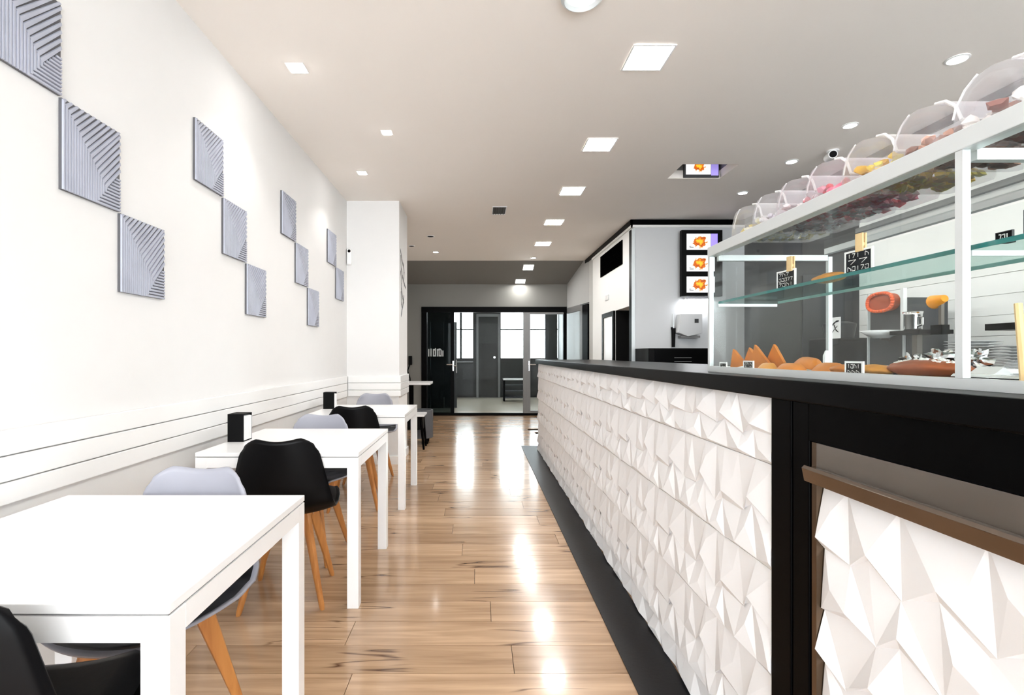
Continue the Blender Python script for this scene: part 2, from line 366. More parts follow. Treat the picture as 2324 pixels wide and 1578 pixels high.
MB().tube((px(1036), YP-.04, 1.12), (px(1036), YP-.04, .86), .014).tube((px(1036), YP-.04, 1.0), (px(1030), YP-.09, 1.0), .012).build('pull_handle', M['chrome'], dd)
# frosted lettering on the smoked pane (illegible in the photo: a row of upright letter strokes)
lt = MB(); x = px(972)
for a, b_ in ((0, .15), (.045, .16), (.095, .15), (.135, .17), (.175, .15), (.21, .16), (.25, .14), (.285, .12)):
    lt.box(x+a, x+a+.022, YP-.016, YP-.013, 1.19, 1.19+b_)
    if a in (.095, .175, .21): lt.box(x+a+.022, x+a+.04, YP-.016, YP-.013, 1.19+b_-.03, 1.19+b_)
    if a in (.135, .25): lt.box(x+a-.015, x+a, YP-.016, YP-.013, 1.19, 1.215)
lt.build('lettering', mat('frosted_film', (.5, .53, .53), .8), dd, label='white frosted letters')
# angled glazed side panel
def on(t, z, o=0): return (ax0+(ax1-ax0)*t+o, ay0+(ay1-ay0)*t, z)
sp = struct(quadwall(*on(0, 0, -.03)[:2], *on(.22, 0, -.03)[:2], 0, 2.13, .06), 'window_3', M['black'])
quadwall(*on(.22, 0, -.02)[:2], *on(.32, 0, -.02)[:2], 0, 2.13, .04).build('side_stile', M['midgrey'], sp)
quadwall(*on(.32, 0, -.02)[:2], *on(.97, 0, -.02)[:2], 2.05, 2.16, .04).build('top_rail', M['midgrey'], sp)
quadwall(*on(.32, 0, -.01)[:2], *on(.97, 0, -.01)[:2], .0, 2.05, .01).build('pane', M['glass_plain'], sp)
struct(quadwall(*on(-.1, 0, .2)[:2], *on(1.0, 0, .25)[:2], 0, H, .02), 'wall_side_room', M['block_front'])
pp = thing('notice', (2.1, 9.6, 1.5), 'grey notice sheet seen through the angled side glass', 'sign')
quadwall(*on(.45, 0, .17)[:2], *on(.70, 0, .18)[:2], 1.42, 1.95, .008).build('sheet', M['midgrey'], pp)

# vestibule behind
struct(box(XL, 2.3, YP+.03, 14.6, -.0098, 0), 'floor_vestibule', mat('pale_vestibule_floor', (.66, .58, .47), .25, var=.06, scale=3, coat=.3))
YV = 14.6; kv = YV/1150
def vx(x): return (x-1085)*kv
struct(box(2.3, 2.4, YP+.1, 14.7, 0, 2.75), 'wall_vestibule_right', M['block_front'])
struct(box(XL, 2.4, YP+.1, 14.7, 2.75, 2.8), 'ceiling_vestibule', M['wall'])
vw = MB().box(XL, 2.4, YV, YV+.1, 2.60, 2.75).box(XL, vx(1028), YV, YV+.1, 0, 2.6).box(vx(1076), vx(1134), YV, YV+.1, 0, 2.6).box(vx(1240), vx(1262), YV, YV+.1, 0, 2.6)
vw.box(vx(1028), vx(1076), YV, YV+.1, 0, 1.09).box(vx(1134), 2.4, YV, YV+.1, 0, 1.09)
struct(vw, 'wall_far', M['darkgrey'])
def window(n, x0, x1, bars):
    wf = MB().box(x0, x0+.035, YV-.01, YV+.05, 1.09, 2.6).box(x1-.035, x1, YV-.01, YV+.05, 1.09, 2.6).box(x0, x1, YV-.01, YV+.05, 1.09, 1.13).box(x0, x1, YV-.01, YV+.05, 1.94, 1.975)
    for b_ in bars: wf.box(b_-.03, b_+.03, YV-.01, YV+.05, 1.13, 2.6)
    o = struct(wf, n, M['darkgrey'])
    box(x0+.035, x1-.035, YV+.02, YV+.025, 1.13, 2.6).build('pane', M['glass_plain'], o)
window('window_4', vx(1028), vx(1076), [vx(1046)])
window('window_5', vx(1134), vx(1240), [vx(1194)])
window('window_6', vx(1262), 2.35, [])
dr = struct(MB().box(vx(1081), vx(1086), YV-.06, YV-.001, 0, 2.40).box(vx(1130), vx(1135), YV-.06, YV-.001, 0, 2.40).box(vx(1086), vx(1130), YV-.06, YV-.001, 2.32, 2.40), 'door_2', M['midgrey'])
MB().box(vx(1086), vx(1130), YV-.04, YV-.002, 0, 1.55).build('door_leaf', M['dark'], dr)
MB().box(vx(1086), vx(1130), YV-.04, YV-.002, 1.55, 2.32).build('door_panel', M['darkgrey'], dr)
MB().tube((vx(1122), YV-.07, 1.15), (vx(1122), YV-.04, 1.15), .03).build('door_handle', M['chrome'], dr)
bn = thing('shelf_bench', (.9, 13.4, 0), 'black open shelf bench with white top behind the glass doors', 'bench')
kb2 = 13.3/1150
def bx2(x): return (x-1085)*kb2
box(bx2(1142), bx2(1200), 13.3, 13.7, .56, .60).build('bench_top', M['porcelain'], bn)
for x in (bx2(1143), bx2(1197)): box(x, x+.04, 13.32, 13.68, 0, .56).build('side_panel', M['black'], bn)
for z in (.08, .24, .40): box(bx2(1143)+.04, bx2(1197), 13.34, 13.66, z, z+.03).build('shelf', M['charcoal'], bn)
sc = thing('dark_backdrop', (-.9, 11.6, 0), 'tall dark backdrop added behind the smoked glass pane to darken it', 'cabinet')  # added dark mass that makes the view through the smoked pane darker
for k in range(3):
    box(-1.38+k*.30, -1.09+k*.30, 11.6+k*.06, 11.64+k*.06, 0, 1.98).build('backdrop_panel', M['charcoal'], sc)
    box(-1.36+k*.30, -1.11+k*.30, 11.64+k*.06, 11.9, .05, 1.9).build('carcass', M['dark'], sc)
rl = thing('wall_rail', (-.4, 14.4, 0), 'dark low panel with rail under the left vestibule window', 'panel')
box(vx(1034), vx(1074), YV-.10, YV-.002, .06, 1.02).build('panel', M['charcoal'], rl)
MB().tube((vx(1034), YV-.14, 1.02), (vx(1074), YV-.14, 1.02), .02).build('rail', M['midgrey'], rl)

# ---------------------------------------------------------------- light fittings
def panel_light(x, y, z, sx, sy, label, rx=0):
    t = thing('panel_light', (x, y, z), label, 'light', 'row of square ceiling panel lights')
    MB().box(-sx/2-.01, sx/2+.01, -sy/2-.01, -sy/2, -.008, -.001).box(-sx/2-.01, sx/2+.01, sy/2, sy/2+.01, -.008, -.001).box(-sx/2-.01, -sx/2, -sy/2, sy/2, -.008, -.001).box(sx/2, sx/2+.01, -sy/2, sy/2, -.008, -.001).build('frame', M['white'], t, local=True)
    MB().box(-sx/2, sx/2, -sy/2, sy/2, -.005, -.001).build('diffuser', M['lamp'], t, local=True)
    t.rotation_euler = (rx, 0, 0)
ords = ['nearest', 'second nearest', 'third nearest', 'fourth nearest', 'fifth nearest']
for i, (pxx, pyy) in enumerate([(1470, 130), (1360, 328), (1298, 433), (1257, 504), (1232, 553)]):
    y = 1.725*1150/(806-pyy); panel_light((pxx-1085)*y/1150, y, H, .222, .235, f'{ords[i]} of the square white panel lights in the main ceiling row')
sl = math.atan2(SZ-H, YP-YE)
panel_light(114*9.52/1150, 9.52, H-.304*.25, .18, .2, 'bright panel light high on the grey sloping soffit', sl)
panel_light(96*10.1/1150, 10.1, H-.304*.83, .18, .16, 'bright panel light low on the grey soffit above the partition', sl)
def spot(x, y, label, sq=False, on_=True, r=.04, power=SPOT_W, z=H):
    t = thing('downlight', (x, y, z), label, 'light', 'small ceiling downlights')
    if sq:
        MB().box(-r-.012, r+.012, -r-.012, r+.012, -.006, -.001).build('trim_plate', M['white'], t, local=True)
        MB().box(-r, r, -r, r, -.010, -.0062).build('lens', M['lampspot'], t, local=True, bevel=.0015)
    else:
        MB().lathe([(r+.014, -.001), (r+.014, -.005), (r+.003, -.009), (r, -.004)], n=24).build('trim_ring', M['white'], t, local=True, smooth=True)
        MB().lathe([(r-.001, -.001), (r-.001, -.007)], n=20).build('lens', M['lampspot'] if on_ else M['matte_black'], t, local=True)
    if on_ and power:
        ld = bpy.data.lights.new('downlight_beam', 'SPOT'); ld.energy = power; ld.spot_size = R(110); ld.spot_blend = .6; ld.shadow_soft_size = .03; ld.color = (1, .98, .95)
        lo = bpy.data.objects.new('downlight_beam', ld); C.objects.link(lo); lo.parent = t; lo.location = (0, 0, -.02)
spot(-1.086, 3.04, 'square downlight nearest the camera beside the left wall', True, r=.042)
spot(-.706, 3.92, 'square downlight left of the panel row, out from the wall tiles', True, r=.03)
spot(-1.096, 4.79, 'square downlight near the pillar beside the left wall', True, r=.034)
spot(2.79, 2.95, 'nearest round downlight above the display case', r=.045)
spot(2.79, 3.80, 'second round downlight above the sweets jars', r=.04)
spot(2.79, 4.51, 'third round downlight above the serving side', r=.04)
spot(2.81, 5.38, 'farthest round downlight above the serving side, near the menu screens', r=.04)
spot(-.708, 8.48, 'round downlight on the left in front of the grey soffit', r=.04, power=6)
spot(.98, 8.98, 'round downlight on the right in front of the grey soffit', r=.04, power=6)
spot(-.69, 7.35, 'unlit black downlight in the ceiling past the pillar', on_=False, r=.045)
spot(-1.05, 8.0, 'unlit dark downlight half hidden behind the pillar', on_=False, r=.04)
t = thing('ceiling_lamp', (.497, 2.42, H), 'round glass ceiling lamp cut off by the top of the picture', 'light')
MB().lathe([(.10, -.001), (.10, -.02), (.085, -.03), (.07, -.012)], (.497, 2.42, H), 32).build('rim', M['alu'], t, smooth=True)
MB().lathe([(.07, -.002), (.07, -.016), (.03, -.028), (0, -.03)], (.497, 2.42, H), 32).build('diffuser', M['lampdim'], t, smooth=True)
t = thing('ceiling_vent', (.25, 6.03, H), 'small dark slotted air vent in the middle of the ceiling', 'vent')
box(.175, .325, 5.88, 6.18, H-.004, H-.001).build('backing', M['dark'], t)
MB().box(.165, .335, 5.865, 5.88, H-.01, H-.0045).box(.165, .335, 6.18, 6.195, H-.01, H-.0045).box(.165, .175, 5.88, 6.18, H-.01, H-.0045).box(.325, .335, 5.88, 6.18, H-.01, H-.0045).build('frame', M['white'], t)
for k in range(5): box(.180+k*.03, .190+k*.03, 5.885, 6.175, H-.012, H-.0045).build('slat', M['charcoal'], t)
t = thing('security_camera', (2.99, 4.27, H), 'small white ceiling camera with black lens above the serving side', 'camera')
MB().lathe([(.045, -.001), (.045, -.012), (.03, -.018)], (2.99, 4.27, H), 20).build('base', M['white'], t, smooth=True)
MB().tube((2.99, 4.33, H-.045), (2.95, 4.21, H-.055), .034, .034, 20).build('body', M['white'], t, smooth=True)
MB().tube((2.95, 4.209, H-.0552), (2.9487, 4.205, H-.0555), .028, .026, 20).build('lens', M['matte_black'], t, smooth=True)
MB().tube((2.99, 4.27, H-.018), (2.985, 4.28, H-.045), .012, .012, 10).build('stem', M['white'], t)
# screen in the ceiling recess
t = thing('recess_screen', (2.2, 4.94, H+.1), 'lit food screen with lilac right edge inside the ceiling recess', 'screen')
box(2.00, 2.345, 4.928, 4.948, H+.003, H+.33).build('housing', M['charcoal'], t, bevel=.004)
o = MB().box(-.12, .12, -.002, .002, -.075, .065).build('display', screen_mat('recess_picture', .01, .0, .065), t, local=True); o.location = (-.06, -.018, .005)
o = MB().box(-.035, .035, -.002, .002, -.06, .10).build('side_strip', mat('lilac_backlight', (.3, .25, .6), .4, emit=(.30, .24, .62), es=.6), t, local=True); o.location = (.1, -.018, -.02)

# ---------------------------------------------------------------- relief tiles on the left wall
def relief_tile():
    t = thing('relief_tile', (0, 0, 0), '', 'wall tile', 'grey relief tiles in diagonal groups on the left wall')
    W_, Hh = .287, .32
    MB().box(.001, .012, 0, W_, -Hh, 0).build('backing', M['tile_edge'], t, local=True)
    rb = MB()
    def P(a, b_, h): return (.012+h, a*W_, -b_*Hh)
    def bar(pts, wd=.0104, wdb=.0165):
        for wd, ((a0, b0), (a1, b1)) in zip((wd, wdb), zip(pts, pts[1:])):
            p = Vector((a0*W_, -b0*Hh)); q = Vector((a1*W_, -b1*Hh)); d_ = q-p
            if d_.length < 1e-4: continue
            n_ = Vector((-d_.y, d_.x)).normalized()*wd/2; e_ = d_.normalized()*wd*.22
            p = p-e_; q = q+e_
            cl = lambda u: Vector((min(max(u.x, 0), W_), max(min(u.y, 0), -Hh)))
            A = [cl(p+n_), cl(p-n_), cl(q-n_), cl(q+n_)]; m_ = n_*(1-.0035/wd)
            B_ = [cl(p+m_), cl(p-m_), cl(q-m_), cl(q+m_)]
            rb.add([(.0121, u.x, u.y) for u in A]+[(.0175, u.x, u.y) for u in B_], [(4,5,6,7),(0,1,5,4),(1,2,6,5),(2,3,7,6),(3,0,4,7)])
    k = .02
    while k < .74:
        bot = 1 if k < .55 else 1-(k-.55)*1.13
        e = (k+1.06*k/.94, 0) if k*2.128 <= 1 else (1, 1.06*k-.94*(1-k))
        bar([(k, bot), (k, 1.06*k), e]); k += .0435
    b_ = .985
    while b_ > .56:
        st = .55+(1-b_)*.884 if b_ > .785 else .74+(.785-b_)/.94
        if st < .97: bar([(st, b_), (1, b_)])
        b_ -= .042
    rb.build('ridges', M['tile'], t, local=True, kind='stuff')
    return t
rt = relief_tile()
gl = ['first group nearest the camera', 'second group', 'third group', 'farthest group near the pillar']
rows = [('top', 2.446), ('middle', 2.122), ('bottom', 1.798)]
starts = [1.483, 2.610, 3.765, 4.915]; n_t = 0
for gi, y0 in enumerate(starts):
    for ri, (nm, z) in enumerate(rows):
        if gi == 3 and ri == 2: continue
        o = rt if n_t == 0 else copy_tree(rt)
        o.location = (XL, y0+ri*.291, z)
        o['label'] = f'{"lower" if (gi == 3 and ri == 1) else ("upper" if gi == 3 else nm)} tile of the {gl[gi]}, silver grey with mitred ridges'
        n_t += 1

# motion sensor
t = thing('motion_sensor', (-1.43, 5.66, 2.25), 'white capsule motion sensor with black dot high on the pillar', 'sensor')
MB().box(-1.462, -1.408, 5.625, 5.669, 2.22, 2.41).build('body', M['white'], t, bevel=.02, segs=4, smooth=True)
MB().tube((-1.432, 5.6245, 2.375), (-1.432, 5.618, 2.375), .017, .015, 16).build('lens', M['matte_black'], t)
# sketch-like wall decal on the pillar side
dc = thing('wall_decal', (-.882, 6.0, 2.2), 'dark sketchy wall drawing on the side of the pillar', 'wall decal')
db = MB(); random.seed(3)
def stroke(mb, pts, w_, x):
    for (a, b_), (c_, d_) in zip(pts, pts[1:]):
        p = Vector((a, b_)); q = Vector((c_, d_)); n_ = Vector((-(q-p).y, (q-p).x)).normalized()*w_
        mb.add([(x, *(p+n_)), (x, *(p-n_)), (x, *(q-n_*.6)), (x, *(q+n_*.6))], [(0, 1, 2, 3)])
for pts in ([(5.75, 2.42), (5.85, 2.34), (5.95, 2.27)], [(5.78, 2.36), (5.80, 2.22), (5.90, 2.14), (6.05, 2.07), (6.18, 2.03)], [(5.82, 2.0), (5.92, 1.9), (6.02, 1.84)],
            [(6.02, 1.93), (6.0, 1.86), (5.88, 1.74), (5.80, 1.66)], [(5.95, 2.30), (6.05, 2.22), (6.02, 2.12)], [(5.80, 1.95), (5.83, 1.82), (5.9, 1.76)], [(5.76, 2.18), (5.85, 2.06), (5.83, 1.96)]):
    stroke(db, pts, .022, -.8815)
db.build('drawn_lines', M['charcoal'], dc)

# ---------------------------------------------------------------- dining tables
def table(x0, x1, y0, y1, label):
    t = thing('dining_table', ((x0+x1)/2, (y0+y1)/2, 0), label, 'table', 'white dining tables along the left wall')
    L = .055
    box(x0, x1, y0, y1, .731, .75).build('tabletop', M['white'], t, bevel=.0015)
    box(x0+.004, x1-.004, y0+.004, y1-.004, .727, .7308).build('shadow_gap', M['midgrey'], t)
    box(x0+L, x1-L, y0, y0+.025, .677, .7265).build('apron', M['white'], t); box(x0+L, x1-L, y1-.025, y1, .677, .7265).build('apron', M['white'], t)
    box(x0, x0+.025, y0+L, y1-L, .677, .7265).build('apron', M['white'], t); box(x1-.025, x1, y0+L, y1-L, .677, .7265).build('apron', M['white'], t)
    for a in (x0, x1-L):
        for b_ in (y0, y1-L): box(a, a+L, b_, b_+L, .0, .7265).build('leg', M['white'], t, bevel=.002)
    return t
table(-1.375, -.582, .955, 1.70, 'white square leg dining table nearest the camera')
table(-1.36, -.575, 2.435, 3.235, 'second white dining table, with the larger napkin holder on it')
table(-1.36, -.575, 3.98, 4.79, 'third white dining table, in front of the pillar')

t = thing('side_table', (-1.1, 8.4, 0), 'narrow white tabletop on dark base behind the pillar', 'table')
box(XL+.002, -.78, 8.25, 8.75, .73, .77).build('tabletop', M['white'], t, bevel=.008)
MB().tube((-1.12, 8.5, 0.03), (-1.12, 8.5, .73), .04).build('pedestal', M['black'], t)
MB().lathe([(.25, 0), (.25, .02), (.05, .035)], (-1.12, 8.5, 0), 24).build('base', M['black'], t)

t = thing('low_stool', (-.8, 6.55, 0), 'low stool with thin white seat and black legs beside the pillar', 'stool')
box(-1.05, -.69, 6.50, 6.86, .425, .45).build('seat', M['white'], t, bevel=.008)
for a in (-1.02, -.74):
    for b_ in (6.53, 6.81): MB().tube((a, b_, .425), (a+(.04 if a > -.9 else -.04), b_, 0), .02, .014).build('leg', M['black'], t)
box(-1.03, -.72, 6.55, 6.80, .25, .40).build('underframe', M['matte_black'], t)
t = thing('tub_chair', (-.80, 7.05, 0), 'low dark grey tub chair just beyond the pillar', 'chair')
tb = MB(); n = 14
for (ra, rb_, z0, z1) in ((.15, .175, .08, .46),):
    for i in range(n):
        a0 = -2.3+4.6*i/n; a1 = -2.3+4.6*(i+1)/n
        p = [(-.80+r*math.cos(a), 7.05+r*math.sin(a)) for r, a in ((rb_, a0), (rb_, a1), (ra, a1), (ra, a0))]
        tb.prism(p, 'z', z0, z1)
tb.build('tub_back', mat('grey_upholstery', (.10, .105, .115), .6, var=.2), t)
MB().lathe([(0, .28), (.145, .28), (.145, .36), (0, .37)], (-.80, 7.05, 0), 20).build('seat', M['cushion'], t, smooth=True)
for a, b_ in ((-.90, 6.95), (-.70, 6.95), (-.90, 7.15), (-.70, 7.15)): MB().tube((a, b_, 0), (a, b_, .10), .012, .016, 8).build('leg', M['black'], t)

# wall telephone by the partition
t = thing('wall_phone', (-1.3, YP-.03, 1.2), 'small black wall phone with hanging cord left of the partition', 'telephone')
box(-1.40, -1.33, YP-.06, YP-.002, 1.02, 1.20).build('body', M['matte_black'], t, bevel=.01)
cdm = MB(); pp_ = [(-1.38, 1.02), (-1.42, .9), (-1.37, .75), (-1.36, .6), (-1.39, .5)]
for a, b_ in zip(pp_, pp_[1:]): cdm.tube((a[0], YP-.03, a[1]), (b_[0], YP-.03, b_[1]), .012, .012, 8)
cdm.build('cord', M['matte_black'], t)

# ---------------------------------------------------------------- chairs
def sm(x): x = min(max(x, 0), 1); return x*x*(3-2*x)
PROF = [(-.265, .835), (-.258, .76), (-.248, .67), (-.235, .58), (-.212, .50), (-.155, .448), (-.06, .434), (.05, .445), (.13, .452), (.185, .455), (.215, .440)]
HW = [.152, .178, .200, .222, .240, .248, .248, .244, .232, .212, .182]
def surf(u, s, off=0):
    s = min(max(s, 0), 1)*(len(PROF)-1); i = min(int(s), len(PROF)-2); f = s-i
    y = PROF[i][0]*(1-f)+PROF[i+1][0]*f; z = PROF[i][1]*(1-f)+PROF[i+1][1]*f; hw = HW[i]*(1-f)+HW[i+1]*f
    S = s/(len(PROF)-1); a = abs(u)**2.2
    back = 1-sm((S-.25)/.3); seat = 1-back
    y += back*a*.045; z += seat*a*.042*(1-sm((S-.85)/.15)*.4)
    # saddle in the top edge, softly curved seat front
    z -= (1-sm(S/.12))*(.016*(1-min(1, abs(u)*1.5)**2) + .036*(max(0, abs(u)-.5)/.5)**2)
    y -= sm((S-.85)/.15)*.03*a
    return Vector((u*hw, y, z))
def grid(us, ss, off=0):
    mb = MB(); n_ = len(us)
    vs_ = []
    for s in ss:
        for u in us:
            p = surf(u, s)
            if off:
                e = 1e-3; n__ = (surf(u+e, s)-surf(u-e, s)).cross(surf(u, min(1, s+e))-surf(u, max(0, s-e))).normalized()
                if n__.z < 0 or (abs(n__.z) < .5 and n__.y < 0): n__ = -n__
                p = p + n__*off(u, s)
            vs_.append(p)
    fs = [(j*n_+i, j*n_+i+1, (j+1)*n_+i+1, (j+1)*n_+i) for j in range(len(ss)-1) for i in range(n_-1)]
    return mb.add(vs_, fs)
def make_chair(shell, label):
    t = thing('dining_chair', (0, 0, 0), label, 'chair', 'moulded shell chairs with beech legs')
    us = [-1+2*i/18 for i in range(19)]; ss = [i/36 for i in range(37)]
    o = grid(us, ss).build('shell', M[shell], t, local=True, smooth='all')
    md = o.modifiers.new('thickness', 'SOLIDIFY'); md.thickness = .009; md.offset = 0
    us2 = [-.94+1.88*i/14 for i in range(15)]; ss2 = [.40+.555*i/16 for i in range(17)]
    def hh(u, s):
        e = min(1, (1-abs(u)/.94)*6)*min(1, (s-.40)*16)*min(1, (.955-s)*16)
        return .006+.022*math.sqrt(max(0, e))
    o = grid(us2, ss2, hh).build('cushion', M['cushion'], t, local=True, smooth='all')
    # legs: flat tapered beech, splayed
    for sx in (-1, 1):
        for sy in (-1, 1):
            top = Vector((sx*.095, sy*.085-.01, .435)); bot = Vector((sx*.19, sy*.19-.01, 0))
            d_ = (bot-top).normalized(); rad = Vector((sx, sy, 0)).normalized(); tn = Vector((-rad.y, rad.x, 0)); n_ = tn.cross(d_).normalized()
            prof = [(0, .030, .014), (.12, .029, .0145), (.5, .021, .0135), (.97, .0125, .011), (1, .010, .009)]
            vs_ = []
            for f, a, b_ in prof:
                c_ = top.lerp(bot, f)
                if f == 1: c_.z = 0
                for th in range(10):
                    th_ = 2*math.pi*th/10; ca, sa = math.cos(th_), math.sin(th_)
                    q = c_ + n_*a*math.copysign(abs(ca)**.7, ca) + tn*b_*math.copysign(abs(sa)**.7, sa)
                    if f == 1: q.z = 0.0
                    vs_.append(q)
            fs = [(j*10+i, j*10+(i+1) % 10, (j+1)*10+(i+1) % 10, (j+1)*10+i) for j in range(4) for i in range(10)] + [tuple(range(10)), tuple(range(40, 50))]
            MB().add(vs_, fs).build('leg', M['beech'], t, local=True, smooth=True)
    MB().box(-.12, .12, -.025, .005, .405, .435).box(-.015, .015, -.12, .10, .404, .434).build('cross_brace', M['beech'], t, local=True)
    return t
cb0 = make_chair('shell_black', 'black shell chair cut off at the lower left, near side of the nearest table')
cg0 = make_chair('shell_grey', 'pale grey shell chair with black cushion on the far side of the nearest table')
cb0.location = (-.965, 1.03, 0); cb0.rotation_euler = (0, 0, R(10))
cg0.location = (-.985, 1.52, 0); cg0.rotation_euler = (0, 0, R(176))
for proto, x, y, rz, lab in ((cb0, -.965, 2.595, 9, 'black shell chair pushed into the near side of the second table, in full view'),
                      (cg0, -1.045, 3.10, 176, 'pale grey shell chair on the far side of the second table'),
                      (cb0, -1.0, 4.135, 8, 'black shell chair on the near side of the third table'),
                      (cg0, -1.065, 4.93, 176, 'pale grey shell chair on the far side of the third table before the pillar')):
    c = copy_tree(proto); c.location = (x, y, 0); c.rotation_euler = (0, 0, R(rz)); c['label'] = lab

# ---------------------------------------------------------------- napkin holders
def napkin(x, y, sx, sy, h, label):
    t = thing('napkin_holder', (x, y, .75), label, 'napkin holder', 'black napkin holders on the tables')
    w_ = .006
    MB().box(x, x+sx, y, y+w_, .75, .75+h).box(x, x+sx, y+sy-w_, y+sy, .75, .75+h).box(x, x+sx, y+w_, y+sy-w_, .75, .75+w_).box(x, x+sx, y+w_, y+sy-w_, .75+h-w_, .75+h).build('housing', M['matte_black'], t)
    nb = MB()
    for k in range(9):
        a = y+w_+.003+(sy-2*w_-.006)*k/9; nb.box(x-.002, x+sx+.003, a, a+(sy-2*w_-.006)/9*.8, .757, .75+h-.012-.002*(k % 3))
    nb.build('napkins', M['paper'], t, kind='stuff')
napkin(-1.355, 2.74, .085, .105, .15, 'black napkin holder full of white napkins on the second table')
napkin(-1.345, 4.40, .095, .08, .145, 'smaller looking black napkin holder at the wall on the third table')

# ---------------------------------------------------------------- bar counter
CX = .79
ct = thing('bar_counter', (1.1, 3.9, 0), 'long bar counter clad in white faceted relief panels with black frame', 'counter')
box(CX-.008, 1.50, 1.17, 6.53, 0, 1.109).build('body', M['matte_black'], ct)
box(CX-.045, 1.50, -.6, 6.60, 1.11, 1.16).build('worktop', M['gloss_black'], ct, bevel=.004, label='glossy black worktop')
MB().box(.762, CX-.009, 1.235, 1.318, 0, 1.1095).build('post', M['black'], ct, bevel=.003)
MB().box(.765, CX-.009, 1.172, 1.232, 0, 1.1095).build('post', M['black'], ct, bevel=.003)
MB().box(.765, .80, .50, 1.171, 1.022, 1.1095).build('header', M['black'], ct)
box(.765, 1.50, -.6, .50, 0, 1.1095).build('end_panel', M['black'], ct)
# relief panels
def relief_mesh(L_, H_, nc, nr, seed, hmax=.026):
    # tilted scales: every lattice node has a raised lip and a foot just below it; odd nodes sit lower, so the dark undersides taper
    rnd = random.Random(seed); top = {}; bot = {}; cw, rh = L_/nc, H_/nr
    for j in range(nr+1):
        for i in range(nc+1):
            if i == nc:
                for g_ in (top, bot): g_[i, j] = Vector((g_[0, j].x, L_, g_[0, j].z))
                continue
            edge = j in (0, nr); big = (i+j) % 2 == 0
            y = i*cw+(0 if i == 0 else rnd.uniform(-.26, .26)*cw)
            z = j*rh+(0 if edge else (rnd.uniform(.06, .26) if big else rnd.uniform(-.30, -.08))*rh)
            h = hmax*(rnd.uniform(.75, 1) if big else rnd.uniform(.18, .42)); dz = rh*(rnd.uniform(.14, .24) if big else rnd.uniform(.02, .06))
            if j == 0: z = dz
            zb = z-dz
            if j == nr: zb = H_
            top[i, j] = Vector((-h, y, z)); bot[i, j] = Vector((-hmax*rnd.uniform(0, .10), y+(0 if i == 0 else rnd.uniform(.08, .34)*cw), zb))
    mb = MB()
    for j in range(nr):
        for i in range(nc):
            a, b_, c_, d_ = top[i, j], top[i+1, j], bot[i+1, j+1], bot[i, j+1]
            if rnd.random() < .6:
                u, w_ = rnd.uniform(.3, .7), rnd.uniform(.35, .65); p = (a*(1-u)+b_*u)*(1-w_)+(d_*(1-u)+c_*u)*w_; p.x -= hmax*rnd.uniform(.05, .40)
                mb.add([a, b_, c_, d_, p], [(0, 1, 4), (1, 2, 4), (2, 3, 4), (3, 0, 4)])
            else: mb.add([a, b_, c_, d_], [(0, 1, 3), (1, 2, 3)] if rnd.random() < .6 else [(0, 1, 2), (0, 2, 3)])
            e_, f_ = bot[i, j], bot[i+1, j]
            mb.add([a, b_, f_, e_], [(0, 1, 2), (0, 2, 3)])
    for j in (0, nr):
        for i in range(nc):
            a, b_ = bot[i, j], bot[i+1, j]; mb.add([a, b_, (.004, b_[1], b_[2]), (.004, a[1], a[2])], [(0, 1, 2, 3)])
    for i in (0, nc):
        for j in range(nr):
            mb.add([top[i, j], bot[i, j+1], (.004, *bot[i, j+1][1:]), (.004, *bot[i, j][1:]), bot[i, j]], [(0, 1, 2, 3, 4)])
    return mb
PL = (6.52-1.321)/9
rowsz = [(0.001, .089, 1, 21), (.0905, .2785, 2, 11), (.3705, .2785, 2, 11), (.6505, .2785, 2, 11), (.9305, .178, 2, 31)]
for (z0, h, nr, sd) in rowsz:
    base = None
    for i in range(9):
        if base is None:
            base = relief_mesh(PL-.001, h, 7, nr, sd).build('relief_panel', M['relief'], ct, local=True); o = base
        else:
            o = base.copy(); C.objects.link(o); o.parent = ct
        o.location = (CX-.012-1.1, 1.321+i*PL-3.9, z0)
# ---------------------------------------------------------------- under-counter fridge
fr = thing('counter_fridge', (1.1, .84, 0), 'built in counter fridge with steel handle and white faceted door', 'fridge')
box(.80, 1.48, .505, 1.165, .02, 1.02).build('body', M['charcoal'], fr)
box(.768, .799, .51, 1.150, .95, 1.020).build('steel_strip', M['steel'], fr)
MB().box(.768, .799, 1.150, 1.166, .02, 1.020).build('side_profile', M['bronze'], fr)
MB().prism([(.768, .965), (.748, .968), (.742, .962), (.748, .932), (.753, .930), (.768, .936)], 'y', .51, 1.163).build('handle', M['handle'], fr, bevel=.001)
dp = box(.787, .7985, .52, 1.148, .03, .93).build('door', M['relief'], fr)
o = relief_mesh(.628, .895, 8, 7, 45).build('relief_panel', M['relief'], dp, local=True); o.location = (.786-1.1, .52-.84, .032)
# floor strip
ms = thing('floor_strip', (.66, 3.2, 0), 'black rubber strip along the foot of the white counter', 'floor mat')
box(.575, .765, -.8, 6.78, .0005, .006).build('strip', M['rubber'], ms, bevel=.002)
box(.765, 1.5, 6.54, 6.78, .0005, .006).build('end_strip', M['rubber'], ms)

